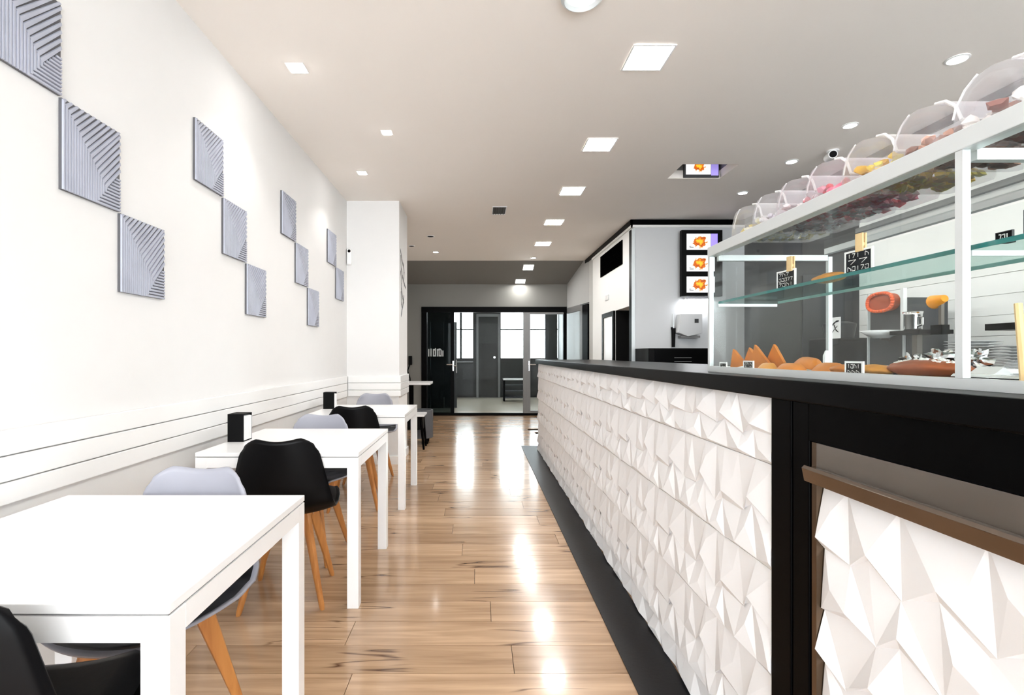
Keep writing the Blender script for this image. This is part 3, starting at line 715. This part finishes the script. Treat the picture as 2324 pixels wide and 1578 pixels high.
# ---------------------------------------------------------------- glass display case
X0, X1, Y0, Y1, ZB, ZT = .83, 1.27, .10, 1.83, 1.16, 1.607
cs = thing('display_case', (1.05, 1.0, ZB), 'glass display case with pale aluminium frame on the black worktop', 'display case')
b15 = .014
MB().box(X0, X0+.02, Y0, Y1, ZB+.0005, ZB+.020).box(X1-.02, X1, Y0, Y1, ZB+.0005, ZB+.020).box(X0+.02, X1-.02, Y1-.02, Y1, ZB+.0005, ZB+.02).box(X0+.02, X1-.02, Y0, Y0+.02, ZB+.0005, ZB+.02).build('base_frame', M['alu'], cs)
box(X0+.021, X1-.021, Y0+.021, Y1-.021, ZB+.002, ZB+.008).build('case_floor', M['white'], cs)
MB().box(X0-.002, X0+.03, Y0, Y1, ZT-.034, ZT).build('top_rail', M['alu'], cs, bevel=.002, label='broad front rail')
MB().box(X1-.02, X1, Y0, Y1, ZT-.024, ZT-.004).build('top_rail', M['alu'], cs)
for y in (Y1-.02, .873, Y0):
    MB().box(X0+.03, X1-.02, y, y+.015, ZT-.05, ZT-.03).build('cross_bar', M['alu'], cs)
for x in (X0, X1-b15):
    for y in (Y1-b15, .868, Y0):
        if x > 1 and y == .868: continue
        MB().box(x, x+b15, y, y+b15, ZB+.0205, ZT-.0345).build('upright', M['alu'], cs)
MB().box(X0+.031, X1-.021, Y0+.002, Y1-.002, ZT-.008, ZT).build('top_glass', M['glass'], cs)
MB().box(X0+.004, X0+.008, Y0+.015, Y1-.015, ZB+.021, ZT-.035).build('front_glass', M['glass'], cs)
MB().box(X0+.015, X1-.015, Y1-.008, Y1-.004, ZB+.021, ZT-.035).build('end_glass', M['glass'], cs)
for y0, y1, x in ((Y0+.015, .95, X1-.012), (.93, Y1-.015, X1-.018)):
    MB().box(x, x+.004, y0, y1, ZB+.021, ZT-.035).build('sliding_glass', M['glass'], cs)
MB().box(X0+.030, 1.07, Y0+.02, Y1-.02, 1.403, 1.411).build('glass_shelf', M['glass_shelf'], cs)
MB().box(X0+.0285, X0+.0299, Y0+.02, Y1-.02, 1.4028, 1.4112).build('shelf_edge', M['edge'], cs, label='teal green glass edge')
MB().box(1.0701, 1.0715, Y0+.02, Y1-.02, 1.4028, 1.4112).build('shelf_edge', M['edge_pale'], cs)
for y in (Y1-.018, .882, Y0+.02):
    MB().box(X0+.03, 1.07, y, y+.004, 1.393, 1.4025).build('shelf_bracket', M['alu'], cs)
FZ = ZB+.009

# ---------------------------------------------------------------- chalkboard price signs
def scrib(mb, x, y0, y1, z, h, n_, seed):
    rnd = random.Random(seed); w_ = (y1-y0)/n_
    for i in range(n_):
        if rnd.random() < .1: continue
        a = y1-(i+.1)*w_; k = rnd.choice((0, 1, 2, 3))
        c = w_*.7
        P_ = {0: [(a, z), (a, z+h), (a-c, z+h*.5), (a-c, z)], 1: [(a, z+h), (a-c, z+h), (a-c*.3, z)], 2: [(a-c/2, z+h), (a-c/2, z)], 3: [(a, z+h*.9), (a-c, z+h), (a-c, z), (a, z), (a, z+h*.5)]}[k]
        stroke(mb, P_, h*.09, x)
def sign(x, y, z, wd, ht, lines, label, clip=None, lean=0, seed=1, border=True):
    t = thing('price_sign', (x, y, z), label, 'price sign', 'chalkboard price signs in the display case')
    fw = .0045 if border else .0012
    MB().box(-.0015, .0015, -wd/2+fw, wd/2-fw, fw, ht-fw).build('board', M['matte_black'], t, local=True)
    MB().box(-.002, .002, -wd/2, wd/2, 0, fw).box(-.002, .002, -wd/2, wd/2, ht-fw, ht).box(-.002, .002, -wd/2, -wd/2+fw, fw, ht-fw).box(-.002, .002, wd/2-fw, wd/2, fw, ht-fw).build('frame', M['white'] if border else M['charcoal'], t, local=True)
    sb = MB(); u = (ht-2*fw)/len(lines)
    for i, n_ in enumerate(lines):
        scrib(sb, -.0018, -wd/2+fw+.004, wd/2-fw-.004, ht-fw-(i+.85)*u, u*.66, n_, seed*10+i)
    sb.build('chalk_writing', M['chalk'], t, local=True)
    MB().box(.002, .012, -wd/4, wd/4, 0, .003).build('foot', M['charcoal'], t, local=True)
    if clip:
        MB().box(-.006, -.0021, clip-.010, clip+.010, ht-.006, ht+.036).box(.0021, .006, clip-.010, clip+.010, ht-.006, ht+.036).box(-.0021, .0021, clip-.008, clip+.008, ht+.006, ht+.014).build('clothespin', M['stick'], t, local=True, bevel=.001)
    t.rotation_euler = (0, 0, R(lean))
    return t
sign(.885, 1.455, 1.4115, .075, .052, (4, 5, 4), 'left chalkboard price sign held by a wooden clothespin on the glass shelf', -.018, 6, 2)
sign(.885, 1.178, 1.4115, .077, .054, (5, 2, 5), 'right chalkboard price sign held by a wooden clothespin, beside the pastry on the shelf', -.006, 6, 5)
sign(.90, .866, 1.4115, .028, .020, (3,), 'tiny black price tag on the glass shelf near the right edge', None, 0, 6, False)
sign(.895, .812, 1.4115, .036, .046, (3, 2, 3), 'dark price sign on the glass shelf cut off at the right edge', None, 0, 8, False)
sign(.856, 1.768, FZ, .050, .026, (3, 3), 'small white framed price sign at the far left end of the case floor', None, 0, 9)
sign(.858, 1.607, FZ, .060, .033, (4, 3), 'small white framed price sign in front of the triangular pastries', None, 0, 11)
sign(.854, 1.150, FZ+.001, .056, .036, (4, 3), 'white framed price sign in front of the toasted loaf', None, 0, 13)

# ---------------------------------------------------------------- food in the case
def tray(x0, x1, y0, y1, z, m, label, h=.006):
    t = thing('serving_tray', ((x0+x1)/2, (y0+y1)/2, z), label, 'tray')
    box(x0+.006, x1-.006, y0+.006, y1-.006, z, z+.003).build('tray_base', m, t)
    MB().box(x0, x1, y0, y0+.006, z, z+h).box(x0, x1, y1-.006, y1, z, z+h).box(x0, x0+.006, y0+.006, y1-.006, z, z+h).box(x1-.006, x1, y0+.006, y1-.006, z, z+h).build('rim', m, t, bevel=.0015)
    return t
tray(.868, 1.02, 1.335, 1.80, FZ, M['porcelain'], 'white tray under the triangular pastries')
tray(.868, 1.03, .965, 1.325, FZ, M['matte_black'], 'black tray under the toasted loaf')
tray(1.05, 1.235, 1.12, 1.60, FZ, M['porcelain'], 'wide empty white tray at the back of the case', .02)
tray(.880, 1.20, .52, .955, FZ, M['matte_black'], 'black tray with white rim on the right of the case', .010)
def empanada(kind, loc, rot, sc_, label, m='pastry', mk=[0]):
    mk[0] += 1
    t = thing('pastry', loc, label, 'pastry')
    if kind == 'tri':
        w_, h_ = .046*sc_, .068*sc_
        pts = []
        for (a, b_), (c_, d_) in (((-w_, 0), (w_, 0)), ((w_, 0), (0, h_)), ((0, h_), (-w_, 0))):
            for k in range(5): pts.append((a+(c_-a)*k/5, b_+(d_-b_)*k/5))
        mb = MB(); n_ = len(pts); cx, cy = 0, h_*.36
        rings = [(1.0, 0), (.97, .006), (.80, .013), (.45, .018), (.0, .019)]
        vs_ = []
        for sgn in (1,):
            for s_, th in rings:
                for p in pts: vs_.append(((p[0]-cx)*s_+cx, th*sgn, (p[1]-cy)*s_+cy))
        fs = [(j*n_+i, j*n_+(i+1) % n_, (j+1)*n_+(i+1) % n_, (j+1)*n_+i) for j in range(4) for i in range(n_)] + [tuple(range(n_))]
        mb.add([(x, -y_+.006, z) for x, y_, z in vs_], fs)
        mb.build('crust', M[m], t, local=True, smooth=True)
    else:
        a, b_, h_ = .052*sc_, .034*sc_, .021*sc_
        mb = MB(); vs_ = []; nu, nv = 18, 6
        for j in range(nv+1):
            f = j/nv
            for i in range(nu):
                th = 2*math.pi*i/nu; r = 1-f; y_ = math.sin(th)*r
                if y_ < 0: y_ *= .45
                vs_.append((math.cos(th)*a*r, y_*b_*(1+.04*math.sin(i*3)), .003+h_*math.sin(min(1, f*1.6)*math.pi/2)))
        fs = [(j*nu+i, j*nu+(i+1) % nu, (j+1)*nu+(i+1) % nu, (j+1)*nu+i) for j in range(nv) for i in range(nu)]
        mb.add(vs_, fs); o = [(x, y_, 0) for x, y_, z in vs_[:nu]]; mb.add(vs_[:nu]+o, [(i, (i+1) % nu, nu+(i+1) % nu, nu+i) for i in range(nu)]+[tuple(range(nu, 2*nu))])
        mb.build('crust', M[m], t, local=True, smooth=True)
    t.rotation_euler = tuple(R(a) for a in rot)
ZT0 = FZ+.004
tri_labels = ['leftmost upright triangular pastry at the end of the case', 'second upright triangular pastry from the left', 'third upright triangular pastry from the left, tallest tip', 'fourth upright triangular pastry, leaning beside the flat ones']
for i, (y, x, ry, s_) in enumerate(((1.745, .900, 8, .93), (1.705, .925, -6, 1.0), (1.635, .915, 4, 1.12), (1.60, .945, -8, 1.14))):
    empanada('tri', (x, y, ZT0+.007), (-12, ry, 90+8), s_, tri_labels[i])
for i, (y, x, rz, s_, z) in enumerate(((1.555, .895, 80, .95, 0), (1.46, .905, 100, 1.0, .0), (1.385, .965, 95, 1.1, .0), (1.50, .985, 85, 1.25, .010))):
    empanada('half', (x, y, ZT0+z), (0, -6 if i == 3 else 0, rz), s_, ['flat half moon pastry nearest the glass beside the left price sign', 'flat half moon pastry in the middle of the white tray', 'flat half moon pastry at the right end of the white tray', 'flat pastry behind the others on the white tray'][i], 'pastry2' if i == 0 else 'pastry')
def loaf(c, r, m, label, name='loaf', seed=1, sugar=False, parts='crust'):
    t = thing(name, (c[0], c[1], c[2]-r[2]), label, 'bread')
    b_ = MB().blob((0, 0, r[2]*.9), r, amp=.06, seed=seed, sub=4); b_.v = [(x, y, max(z, 0.0)) for x, y, z in b_.v]
    b_.build('crust', M[m], t, local=True, smooth='all')
    if sugar:
        sb = MB(); rnd = random.Random(4)
        for k in range(46):
            a = rnd.uniform(-.75, .75); e = rnd.uniform(-.55, .55); zz = r[2]*.9+r[2]*math.sqrt(max(0, 1-a*a-e*e))*.97
            sb.blob((e*r[0], a*r[1], zz), (.004, .005, .003), amp=.3, seed=k, sub=1)
        sb.build('icing', M['sugar'], t, local=True, kind='stuff')
    return t
loaf((.930, 1.045, FZ+.024), (.045, .088, .021), 'crust', 'large brown toasted loaf dusted with white icing', seed=2, sugar=True)
loaf((.905, 1.162, FZ+.017), (.030, .050, .014), 'pastry2', 'folded golden pastry just left of the brown loaf', 'pastry_roll', seed=5)
loaf((.905, 1.245, FZ+.016), (.026, .045, .013), 'pastry', 'short orange pastry behind the white framed sign', 'pastry_roll', seed=8)
t = loaf((.925, 1.335, 1.4115+.013), (.024, .058, .013), 'pastry2', 'flat yellow toasted pastry alone on the glass shelf', 'shelf_pastry', seed=11)
# cookies at the right
for k in range(3):
    t = thing('cookie', (.90, .80, FZ+.0045+k*.007), ['bottom', 'middle', 'top'][k]+' biscuit of the small stack at the right of the case', 'biscuit', 'biscuits in the case')
    MB().lathe([(0, 0), (.032, 0), (.035, .003), (.033, .006), (0, .0065)], (.905+k*.003, .80-k*.004, FZ+.0045+k*.007), 20).build('biscuit', M[('pastry', 'crust', 'pastry2')[k]], t, smooth=True)
# foil parcels behind the loaf
for k, (x, y, z, a) in enumerate(((1.00, 1.17, .018, .022), (.992, 1.09, .022, .026), (1.0, 1.02, .02, .024))):
    t = thing('foil_parcel', (x, y, FZ), ['left', 'middle', 'right'][k]+' crumpled foil parcel behind the brown loaf', 'foil', 'crumpled foil behind the loaf')
    MB().blob((x, y, FZ+z+a*.75+.004), (a*.7, a*.9, a*.8), amp=.55, seed=k+3, sub=3).build('foil', M['foil'], t)
t = thing('wrapped_parcel', (.97, .83, FZ), 'clear crumpled wrapping on a white board at the right of the case', 'parcel')
MB().prism([(.84+.055, FZ+.0110), (1.10, FZ+.0110), (1.10, FZ+.016), (.90, FZ+.016)], 'y', .66, .96).build('board', M['porcelain'], t)
MB().blob((.96, .84, FZ+.038), (.035, .05, .020), amp=.8, seed=9, sub=3).build('wrapping', M['plastic'], t)
t = thing('white_wedge', (.92, .93, FZ), 'folded white paper card standing left of the case upright', 'card')
MB().prism([(.905, FZ+.004), (.97, FZ+.004), (.94, FZ+.030)], 'y', .905, .952).build('card', M['paper'], t)
t = thing('white_bottle', (1.20, 1.745, FZ), 'slim white bottle at the back end of the case', 'bottle')
MB().lathe([(0, 0), (.010, 0), (.0105, .05), (.007, .058), (.005, .066), (0, .067)], (1.20, 1.745, FZ), 18).build('bottle_body', M['porcelain'], t, smooth=True)
t = thing('wooden_stick', (.88, .82, FZ), 'pale bamboo stick standing upright in the right of the case', 'stick')
MB().tube((.880, .815, FZ+.002), (.893, .838, 1.305), .0062, .0052, 8).build('stick_body', M['stick'], t)
t = thing('tongs', (.95, .84, 1.2), 'steel tongs with red grips leaning behind the bamboo stick', 'tongs')
MB().prism([(.842, 1.37), (.848, 1.37), (.853, 1.345), (.868, 1.335), (.862, 1.315), (.859, 1.285), (.850, 1.275), (.842, 1.285), (.838, 1.315), (.832, 1.330), (.840, 1.345)], 'x', .945, .948).build('tong_blades', M['steel'], t)
MB().blob((.9465, .822, 1.268), (.009, .020, .014), amp=.2, seed=3).build('grip', M['red'], t, smooth='all')
MB().blob((.9465, .866, 1.262), (.009, .014, .016), amp=.2, seed=6).build('grip', M['red'], t, smooth='all')
MB().tube((.9465, .85, 1.255), (.9465, .85, FZ+.016), .003, .003, 8).build('rest_rod', M['steel'], t)

# ---------------------------------------------------------------- sweet jars on the case
pal = {'yellow_pale': [(.85, .80, .35), (.9, .9, .75), (.70, .55, .15)], 'white': [(.9, .88, .88), (.75, .72, .80), (.55, .35, .35)], 'red': [(.75, .03, .07), (.9, .35, .42), (.92, .85, .85)],
       'pink': [(.85, .12, .25), (.92, .40, .50), (.70, .02, .05)], 'yellow': [(.90, .62, .02), (.95, .80, .05), (.80, .45, .01)], 'brown': [(.30, .12, .07), (.45, .20, .13), (.75, .38, .25)], 'cola': [(.28, .07, .04), (.85, .80, .76), (.40, .15, .10)]}
pm_ = {k: [mat(f'sweet_{k}_{i}', c, .4, var=.1, coat=.2) for i, c in enumerate(v)] for k, v in pal.items()}
def jar(y, key, label, s=1.0, hsc=1.0):
    x0 = .868; dx = .27; hy = .063*s; hsc *= .74; z0 = ZT+.0008
    t = thing('sweets_jar', (x0, y, z0), label, 'jar', 'clear sweets jars in a row on the display case')
    prof = [(.90, 0), (1, .012), (1, .060), (.90, .088), (.66, .122), (.34, .143), (-.10, .150), (-.45, .143), (-.78, .116), (-.98, .072), (-1, .012), (-.90, 0)]
    prof = [(a, z*hsc) for a, z in prof]; n_ = len(prof); mb = MB(); vs_ = []
    cols = [(0, .70), (.012, .86), (.035, .96), (.07, 1), (dx-.03, 1), (dx-.008, .95), (dx, .85)]
    for x_, k in cols:
        for a, z in prof: vs_.append((x_, a*hy*k, z if z < .02 else z*(.55+.45*k)))
    fs = [(i*n_+j, i*n_+(j+1) % n_, (i+1)*n_+(j+1) % n_, (i+1)*n_+j) for i in range(len(cols)-1) for j in range(n_)]
    fs += [tuple(range(n_)), tuple(range((len(cols)-1)*n_, len(cols)*n_))]
    mb.add(vs_, fs).build('jar_body', M['plastic'], t, local=True, smooth=True)
    # hinged lid lying on the near slope, with its white frame
    lid = [(-.10, .153), (-.45, .146), (-.78, .119), (-.97, .077)]
    lf = MB(); lp = MB()
    for (a0, b0), (a1, b1) in zip(lid, lid[1:]):
        for x_ in (.045, dx-.045): lf.tube((x_, a0*hy, b0*hsc), (x_, a1*hy, b1*hsc), .0032, .0032, 6)
        lp.add([(.047, a0*hy, b0*hsc), (dx-.047, a0*hy, b0*hsc), (dx-.047, a1*hy, b1*hsc), (.047, a1*hy, b1*hsc)], [(0, 1, 2, 3)])
    for a, b_ in (lid[0], lid[-1]): lf.tube((.045, a*hy, b_*hsc), (dx-.045, a*hy, b_*hsc), .0032, .0032, 6)
    lf.build('lid_frame', M['white'], t, local=True, smooth=True)
    lp.build('lid', M['frosted'], t, local=True)
    far = MB()
    for k in range(3):
        (a0, b0), (a1, b1) = ((.97, .065), (.90, .090)) if k == 0 else ((.90, .090), (.66, .124)) if k == 1 else ((.66, .124), (.34, .145))
        far.tube((.016, a0*hy*.97, b0*hsc*.97), (.016, a1*hy*.97, b1*hsc*.97), .002, .002, 6)
    far.build('rim_bead', M['white'], t, local=True, smooth=True)
    rnd = random.Random(hash(key) % 100 if False else len(label)); sw = MB()
    for k in range(150):
        a = rnd.uniform(.022, dx-.025); u = rnd.uniform(-.80, .80)*hy; zl = .016+rnd.random()*(.034 if a < .06 else .048)
        if k < 95: zl = .012
        r = rnd.uniform(.009, .014)
        sw.blob((a, u, zl), (r*rnd.uniform(.8, 1.5), r, r*.8), m=rnd.randrange(3), amp=.25, seed=k, sub=1)
    sw.build('sweets', pm_[key], t, local=True, smooth=True, kind='stuff')
for (y, key, lab) in ((1.69, 'yellow_pale', 'clear jar of pale yellow sweets at the far left end of the row'), (1.56, 'white', 'clear jar of white sweets, second from the left'), (1.432, 'red', 'clear jar of red and pink sweets, third from the left'),
                      (1.302, 'pink', 'clear jar of bright pink and red sweets, fourth from the left'), (1.166, 'yellow', 'clear jar of bright yellow sweets'), (1.018, 'brown', 'clear jar of brown and peach sweets right of the yellow ones'),
                      (.872, 'cola', 'largest looking jar of dark sweets at the right edge')):
    jar(y, key, lab, 1.0 if y > .9 else 1.2, 1.0 if y > .9 else 1.05)

# ---------------------------------------------------------------- serving side
bc = thing('back_counter', (3.05, 2.7, 0), 'black worktop unit along the right wall behind the display case', 'counter')
box(2.70, XR-.002, .9, 4.45, .10, .90).build('cabinet', M['charcoal'], bc)
box(2.66, XR-.002, .88, 4.47, .901, .94).build('worktop', M['gloss_black'], bc)
box(2.75, XR-.01, .92, 4.43, 0, .10).build('plinth', M['black'], bc)
for k in range(5): box(2.688, 2.699, .92+k*.7, 1.60+k*.7, .13, .88).build('door', M['charcoal'], bc)
dk = thing('tall_unit', (3.1, 5.4, 0), 'dark grey tall unit against the far end of the right wall', 'cabinet')
box(2.95, XR-.002, 4.60, 5.45, 0, 1.95).build('carcass', M['charcoal'], dk)
box(2.935, 2.949, 4.61, 5.44, .05, 1.94).build('door', M['darkgrey'], dk)
# white splashback boards on the right wall
sbk = struct(box(XR-.012, XR-.001, 1.0, 4.5, 1.75, 2.30), 'trim_7', M['wall_white'])
# ribbed splash boards
sw_ = thing('splashback', (XR-.01, 2.7, .95), 'white horizontal board splashback on the right wall', 'splashback')
for k in range(6): box(XR-.012, XR-.001, 1.0, 4.5, .945+k*.134, .945+k*.134+.131).build('board', M['wainscot'], sw_)
# shelf stand with steel jug
jm = thing('juice_machine', (3.0, 3.75, .94), 'dark juice machine with orange rimmed basket and white drip bowl', 'juicer')
box(2.96, 3.25, 3.50, 3.83, .9405, 1.62).build('body', M['charcoal'], jm, bevel=.01)
box(2.90, 3.28, 3.49, 3.86, .9405, .99).build('foot', M['midgrey'], jm, bevel=.008)
for y in (3.505, 3.825): box(2.945, 2.958, y, y+.012, .992, 1.68).build('post', M['alu'], jm)
ob = MB(); n = 28
ring = [(3.66+.115*math.copysign(abs(math.cos(a))**.8, math.cos(a)), 1.60+.065*math.copysign(abs(math.sin(a))**.8, math.sin(a))) for a in [2*math.pi*i/n for i in range(n)]]
for i in range(n): ob.tube((2.90, *ring[i]), (2.90, *ring[(i+1) % n]), .012, .012, 8)
ob.build('basket_rim', M['orange'], jm, smooth='all')
MB().prism(ring, 'x', 2.91, 2.955).build('basket', mat('orange_pulp', (.42, .07, .012), .5, var=.3, scale=30), jm)
MB().lathe([(0, 0), (.05, 0), (.075, .02), (.125, .055), (.130, .055), (.08, .016), (0, .006)], (2.90, 3.645, 1.34), 28).build('drip_bowl', M['porcelain'], jm, smooth='all')
MB().tube((2.90, 3.645, 1.345), (2.955, 3.645, 1.33), .012).build('bowl_arm', M['steel'], jm)
st = thing('tap_stand', (2.9, 3.42, .94), 'steel column stand with black tray behind the case', 'stand')
box(2.92, 2.955, 3.37, 3.41, .9405, 1.355).build('column', M['steel'], st)
box(2.90, 2.925, 3.455, 3.48, 1.384, 1.68).build('post', M['porcelain'], st)
box(2.83, 3.05, 3.25, 3.485, 1.356, 1.383).build('tray', M['black'], st)
box(2.90, 2.95, 3.17, 3.249, 1.35, 1.41).build('knob_box', M['black'], st)
jg = thing('steel_jug', (2.91, 3.39, 1.3835), 'shiny steel jug on the black tray of the stand', 'jug')
MB().lathe([(0, 0), (.048, 0), (.050, .01), (.050, .105), (.056, .125), (.054, .125), (.046, .1), (.046, .012), (0, .01)], (2.91, 3.39, 1.3835), 28).build('jug_body', M['chrome'], jg, smooth='all')
MB().tube((2.90, 3.33, 1.47), (2.90, 3.305, 1.465), .006).tube((2.90, 3.305, 1.465), (2.90, 3.305, 1.42), .006).tube((2.90, 3.305, 1.42), (2.90, 3.34, 1.41), .006).build('handle', M['chrome'], jg)
oh = thing('squeezer_cone', (2.95, 3.22, 1.41), 'bright orange squeezer cone at the right of the steel jug', 'squeezer')
box(2.925, 2.945, 3.20, 3.22, 1.4105, 1.56).build('stem', M['steel'], oh)
MB().tube((2.93, 3.26, 1.56), (2.92, 3.17, 1.575), .045, .022, 16).build('cone', M['orange_peel'], oh, smooth=True)
# plates
ps = thing('plate_shelf', (2.95, 2.9, .94), 'low grey shelf unit carrying the plate stacks', 'shelf')
box(2.80, 3.20, 2.55, 3.12, 1.08, 1.10).build('shelf_board', M['midgrey'], ps)
for y in (2.56, 3.09): box(2.80, 3.20, y, y+.02, .9405, 1.0795).build('side_panel', M['midgrey'], ps)
plm = None
for (x, y, n_, lab) in ((2.93, 3.00, 13, 'white plate in the left stack behind the display case'), (2.93, 2.70, 11, 'white plate in the right stack behind the display case')):
    for k in range(n_):
        if plm is None:
            plm = MB().lathe([(0, 0), (.06, 0), (.07, .004), (.128, .013), (.129, .015), (.07, .008), (0, .005)], n=24).build('plate', M['porcelain'], None, local=True, smooth=True, category='plate'); o = plm
        else: o = plm.copy(); C.objects.link(o)
        o.location = (x+.003*math.sin(k*2.1), y+.003*math.cos(k*1.7), 1.1005+k*.0155); o['label'] = lab if 0 < k < n_-1 else ('lowest ' if k == 0 else 'topmost ')+lab; o['group'] = lab.replace('white plate in', 'plates in')
# black wall brackets
wb = thing('wall_bracket_shelf', (3.3, 3.0, 1.35), 'black bracket shelf on the white right wall above the plates', 'shelf')
box(3.12, XR-.013, 2.62, 3.12, 1.37, 1.41).build('shelf_board', M['black'], wb)
box(3.14, 3.18, 2.72, 2.80, 1.29, 1.3695).build('bracket', M['black'], wb)
wb = thing('wall_hook', (3.3, 2.95, 1.6), 'curved black hook on the right wall above the bracket shelf', 'hook')
hk = MB(); pt = [(3.05, 1.62), (2.93, 1.625), (2.86, 1.60), (2.84, 1.55), (2.84, 1.50)]
for a, b_ in zip(pt, pt[1:]): hk.tube((XR-.06, a[0], a[1]), (XR-.06, b_[0], b_[1]), .012, .014, 8)
hk.tube((XR-.06, 3.05, 1.62), (XR-.013, 3.05, 1.62), .01)
hk.build('hook_arm', M['black'], wb)
# picture card on a dark box
cbx = thing('coffee_grinder', (2.95, 4.2, .94), 'black box shaped machine on the back counter with rounded top', 'machine')
box(2.86, 3.20, 4.10, 4.40, .9405, 1.36).build('body', M['matte_black'], cbx, bevel=.03, segs=3)
MB().lathe([(0, 0), (.10, 0), (.12, .12), (.06, .14), (0, .14)], (3.03, 4.25, 1.36), 20).build('hopper', M['charcoal'], cbx, smooth=True)
pc = thing('picture_card', (2.85, 4.0, 1.36), 'white card with a black curved drawing leaning on the dark machine', 'card')
box(2.846, 2.852, 3.985, 4.115, 1.352, 1.52).build('card', M['paper'], pc)
kb_ = MB(); a_ = [(4.095, 1.37), (4.09, 1.42), (4.07, 1.46), (4.03, 1.485), (3.995, 1.49)]
stroke(kb_, a_, .008, 2.8445); stroke(kb_, [(4.05, 1.46), (4.03, 1.42), (4.0, 1.40)], .006, 2.8445); stroke(kb_, [(4.07, 1.40), (4.04, 1.43), (4.01, 1.45)], .004, 2.8445)
kb_.build('drawing', M['black'], pc)
box(2.846, 2.858, 4.0, 4.10, 1.30, 1.3515).build('card_stand', M['black'], pc)
# white cups
for k, (y, z) in enumerate(((4.02, 0), (3.99, .0),)):
    pass
for k in range(4):
    t = thing('cup', (2.74+.02*(k % 2), 3.64+k*.13, .94), ['first', 'second', 'third', 'fourth'][k]+' white cup from the right on the back counter in front of the machines', 'cup', 'white cups on the back counter')
    MB().lathe([(0, 0), (.025, 0), (.038, .05), (.040, .075), (.037, .075), (.034, .05), (0, .006)], (2.74+.02*(k % 2), 3.64+k*.13, .9405), 18).build('cup_body', M['porcelain'], t, smooth='all')

# menu screens on the kitchen wall
ms_ = thing('menu_screen', (2.83, BY-.1, 2.37), 'black tower of three stacked lit menu screens showing roast food', 'screen')
hx = .255
MB().box(-hx, hx, -.07, 0, -.415, .415).build('housing', M['matte_black'], ms_, local=True, bevel=.006)
MB().box(-.1, .1, .001, .06, -.2, .2).build('mount', M['black'], ms_, local=True)
for k, (zc, lab) in enumerate(((.265, 0), (-.005, 1), (-.27, 2))):
    o = MB().box(-.175, .175 if k else .125, -.004, .0, -.10, .10).build('display', screen_mat(f'menu_picture_{k}', -.01, .0, .10), ms_, local=True); o.location = (-.02, -.071, zc)
    MB().box(-.14, -.09, -.0055, -.0042, -.075, -.068).box(-.145, -.12, -.0055, -.0042, -.06, -.055).build('caption', M['matte_black'], o, local=True)
o = MB().box(-.04, .04, -.004, 0, -.10, .10).build('side_strip', mat('violet_backlight', (.2, .15, .5), .4, emit=(.26, .20, .72), es=.8), ms_, local=True); o.location = (.15, -.071, .265)
ms_.rotation_euler = (0, 0, R(0)); ms_.location = (2.80, BY-.08, 2.37)
# under-cabinet lamp giving the glow on the wall
ul = thing('strip_lamp', (2.75, BY-.1, 1.93), 'short lit strip lamp under the menu screens', 'lamp')
box(2.62, 2.95, BY-.07, BY-.02, 1.925, 1.950).build('housing', M['white'], ul)
box(2.63, 2.94, BY-.065, BY-.025, 1.920, 1.9245).build('diffuser', mat('strip_glow', (1, 1, 1), emit=(.95, .97, 1), es=60), ul)
# paper towel dispenser
td = thing('towel_dispenser', (2.65, BY-.1, 1.45), 'white paper towel dispenser on the grey kitchen wall', 'dispenser')
MB().prism([(2.50, 1.50), (2.53, 1.735), (2.80, 1.738), (2.80, 1.49), (2.62, 1.45)], 'y', BY-.16, BY-.013).build('housing', M['block_front'], td, bevel=.012, smooth=True)
box(2.70, 2.75, BY-.1625, BY-.1605, 1.62, 1.67).build('window', M['charcoal'], td)
MB().box(2.54, 2.78, BY-.14, BY-.04, 1.435, 1.462).build('paper_slot', M['midgrey'], td)
br = thing('cleaning_brush', (2.47, BY-.1, 1.31), 'thin handled black brush hanging left of the towel dispenser', 'brush')
MB().tube((2.475, BY-.05, 1.74), (2.48, BY-.05, 1.56), .006, .008, 8).build('handle', M['alu'], br)
MB().tube((2.48, BY-.05, 1.56), (2.478, BY-.05, 1.32), .026, .02, 12).build('brush_head', M['matte_black'], br)
MB().box(2.46, 2.49, BY-.045, BY-.013, 1.545, 1.575).build('hook', M['black'], br)
# black chiller below
ch = thing('chiller', (2.4, 6.1, 0), 'low black chiller unit with slotted front below the towel dispenser', 'chiller')
box(2.00, 2.74, 5.95, 6.45, 0, 1.30).build('body', M['matte_black'], ch, bevel=.006)
box(2.075, 2.735, 5.938, 5.949, .1, 1.285).build('door', M['gloss_black'], ch)
for k in range(4): box(2.30, 2.50, 5.932, 5.9375, 1.05+k*.045, 1.056+k*.045).build('slat', M['midgrey'], ch)
# small notes on the dark wall
nb_ = thing('notice_card', (3.3, 5.9, 1.6), 'small green printed card on the dark wall seen through the case', 'sign')
box(XR-.008, XR-.001, 5.70, 5.92, 1.66, 1.82).build('card', M['foliage'], nb_)
nb_ = thing('notice_card', (3.3, 5.6, 1.6), 'small dark framed card right of the green card', 'sign')
box(XR-.008, XR-.001, 5.47, 5.66, 1.66, 1.80).build('frame', M['midgrey'], nb_)
box(XR-.010, XR-.0081, 5.49, 5.64, 1.68, 1.78).build('card', M['matte_black'], nb_)
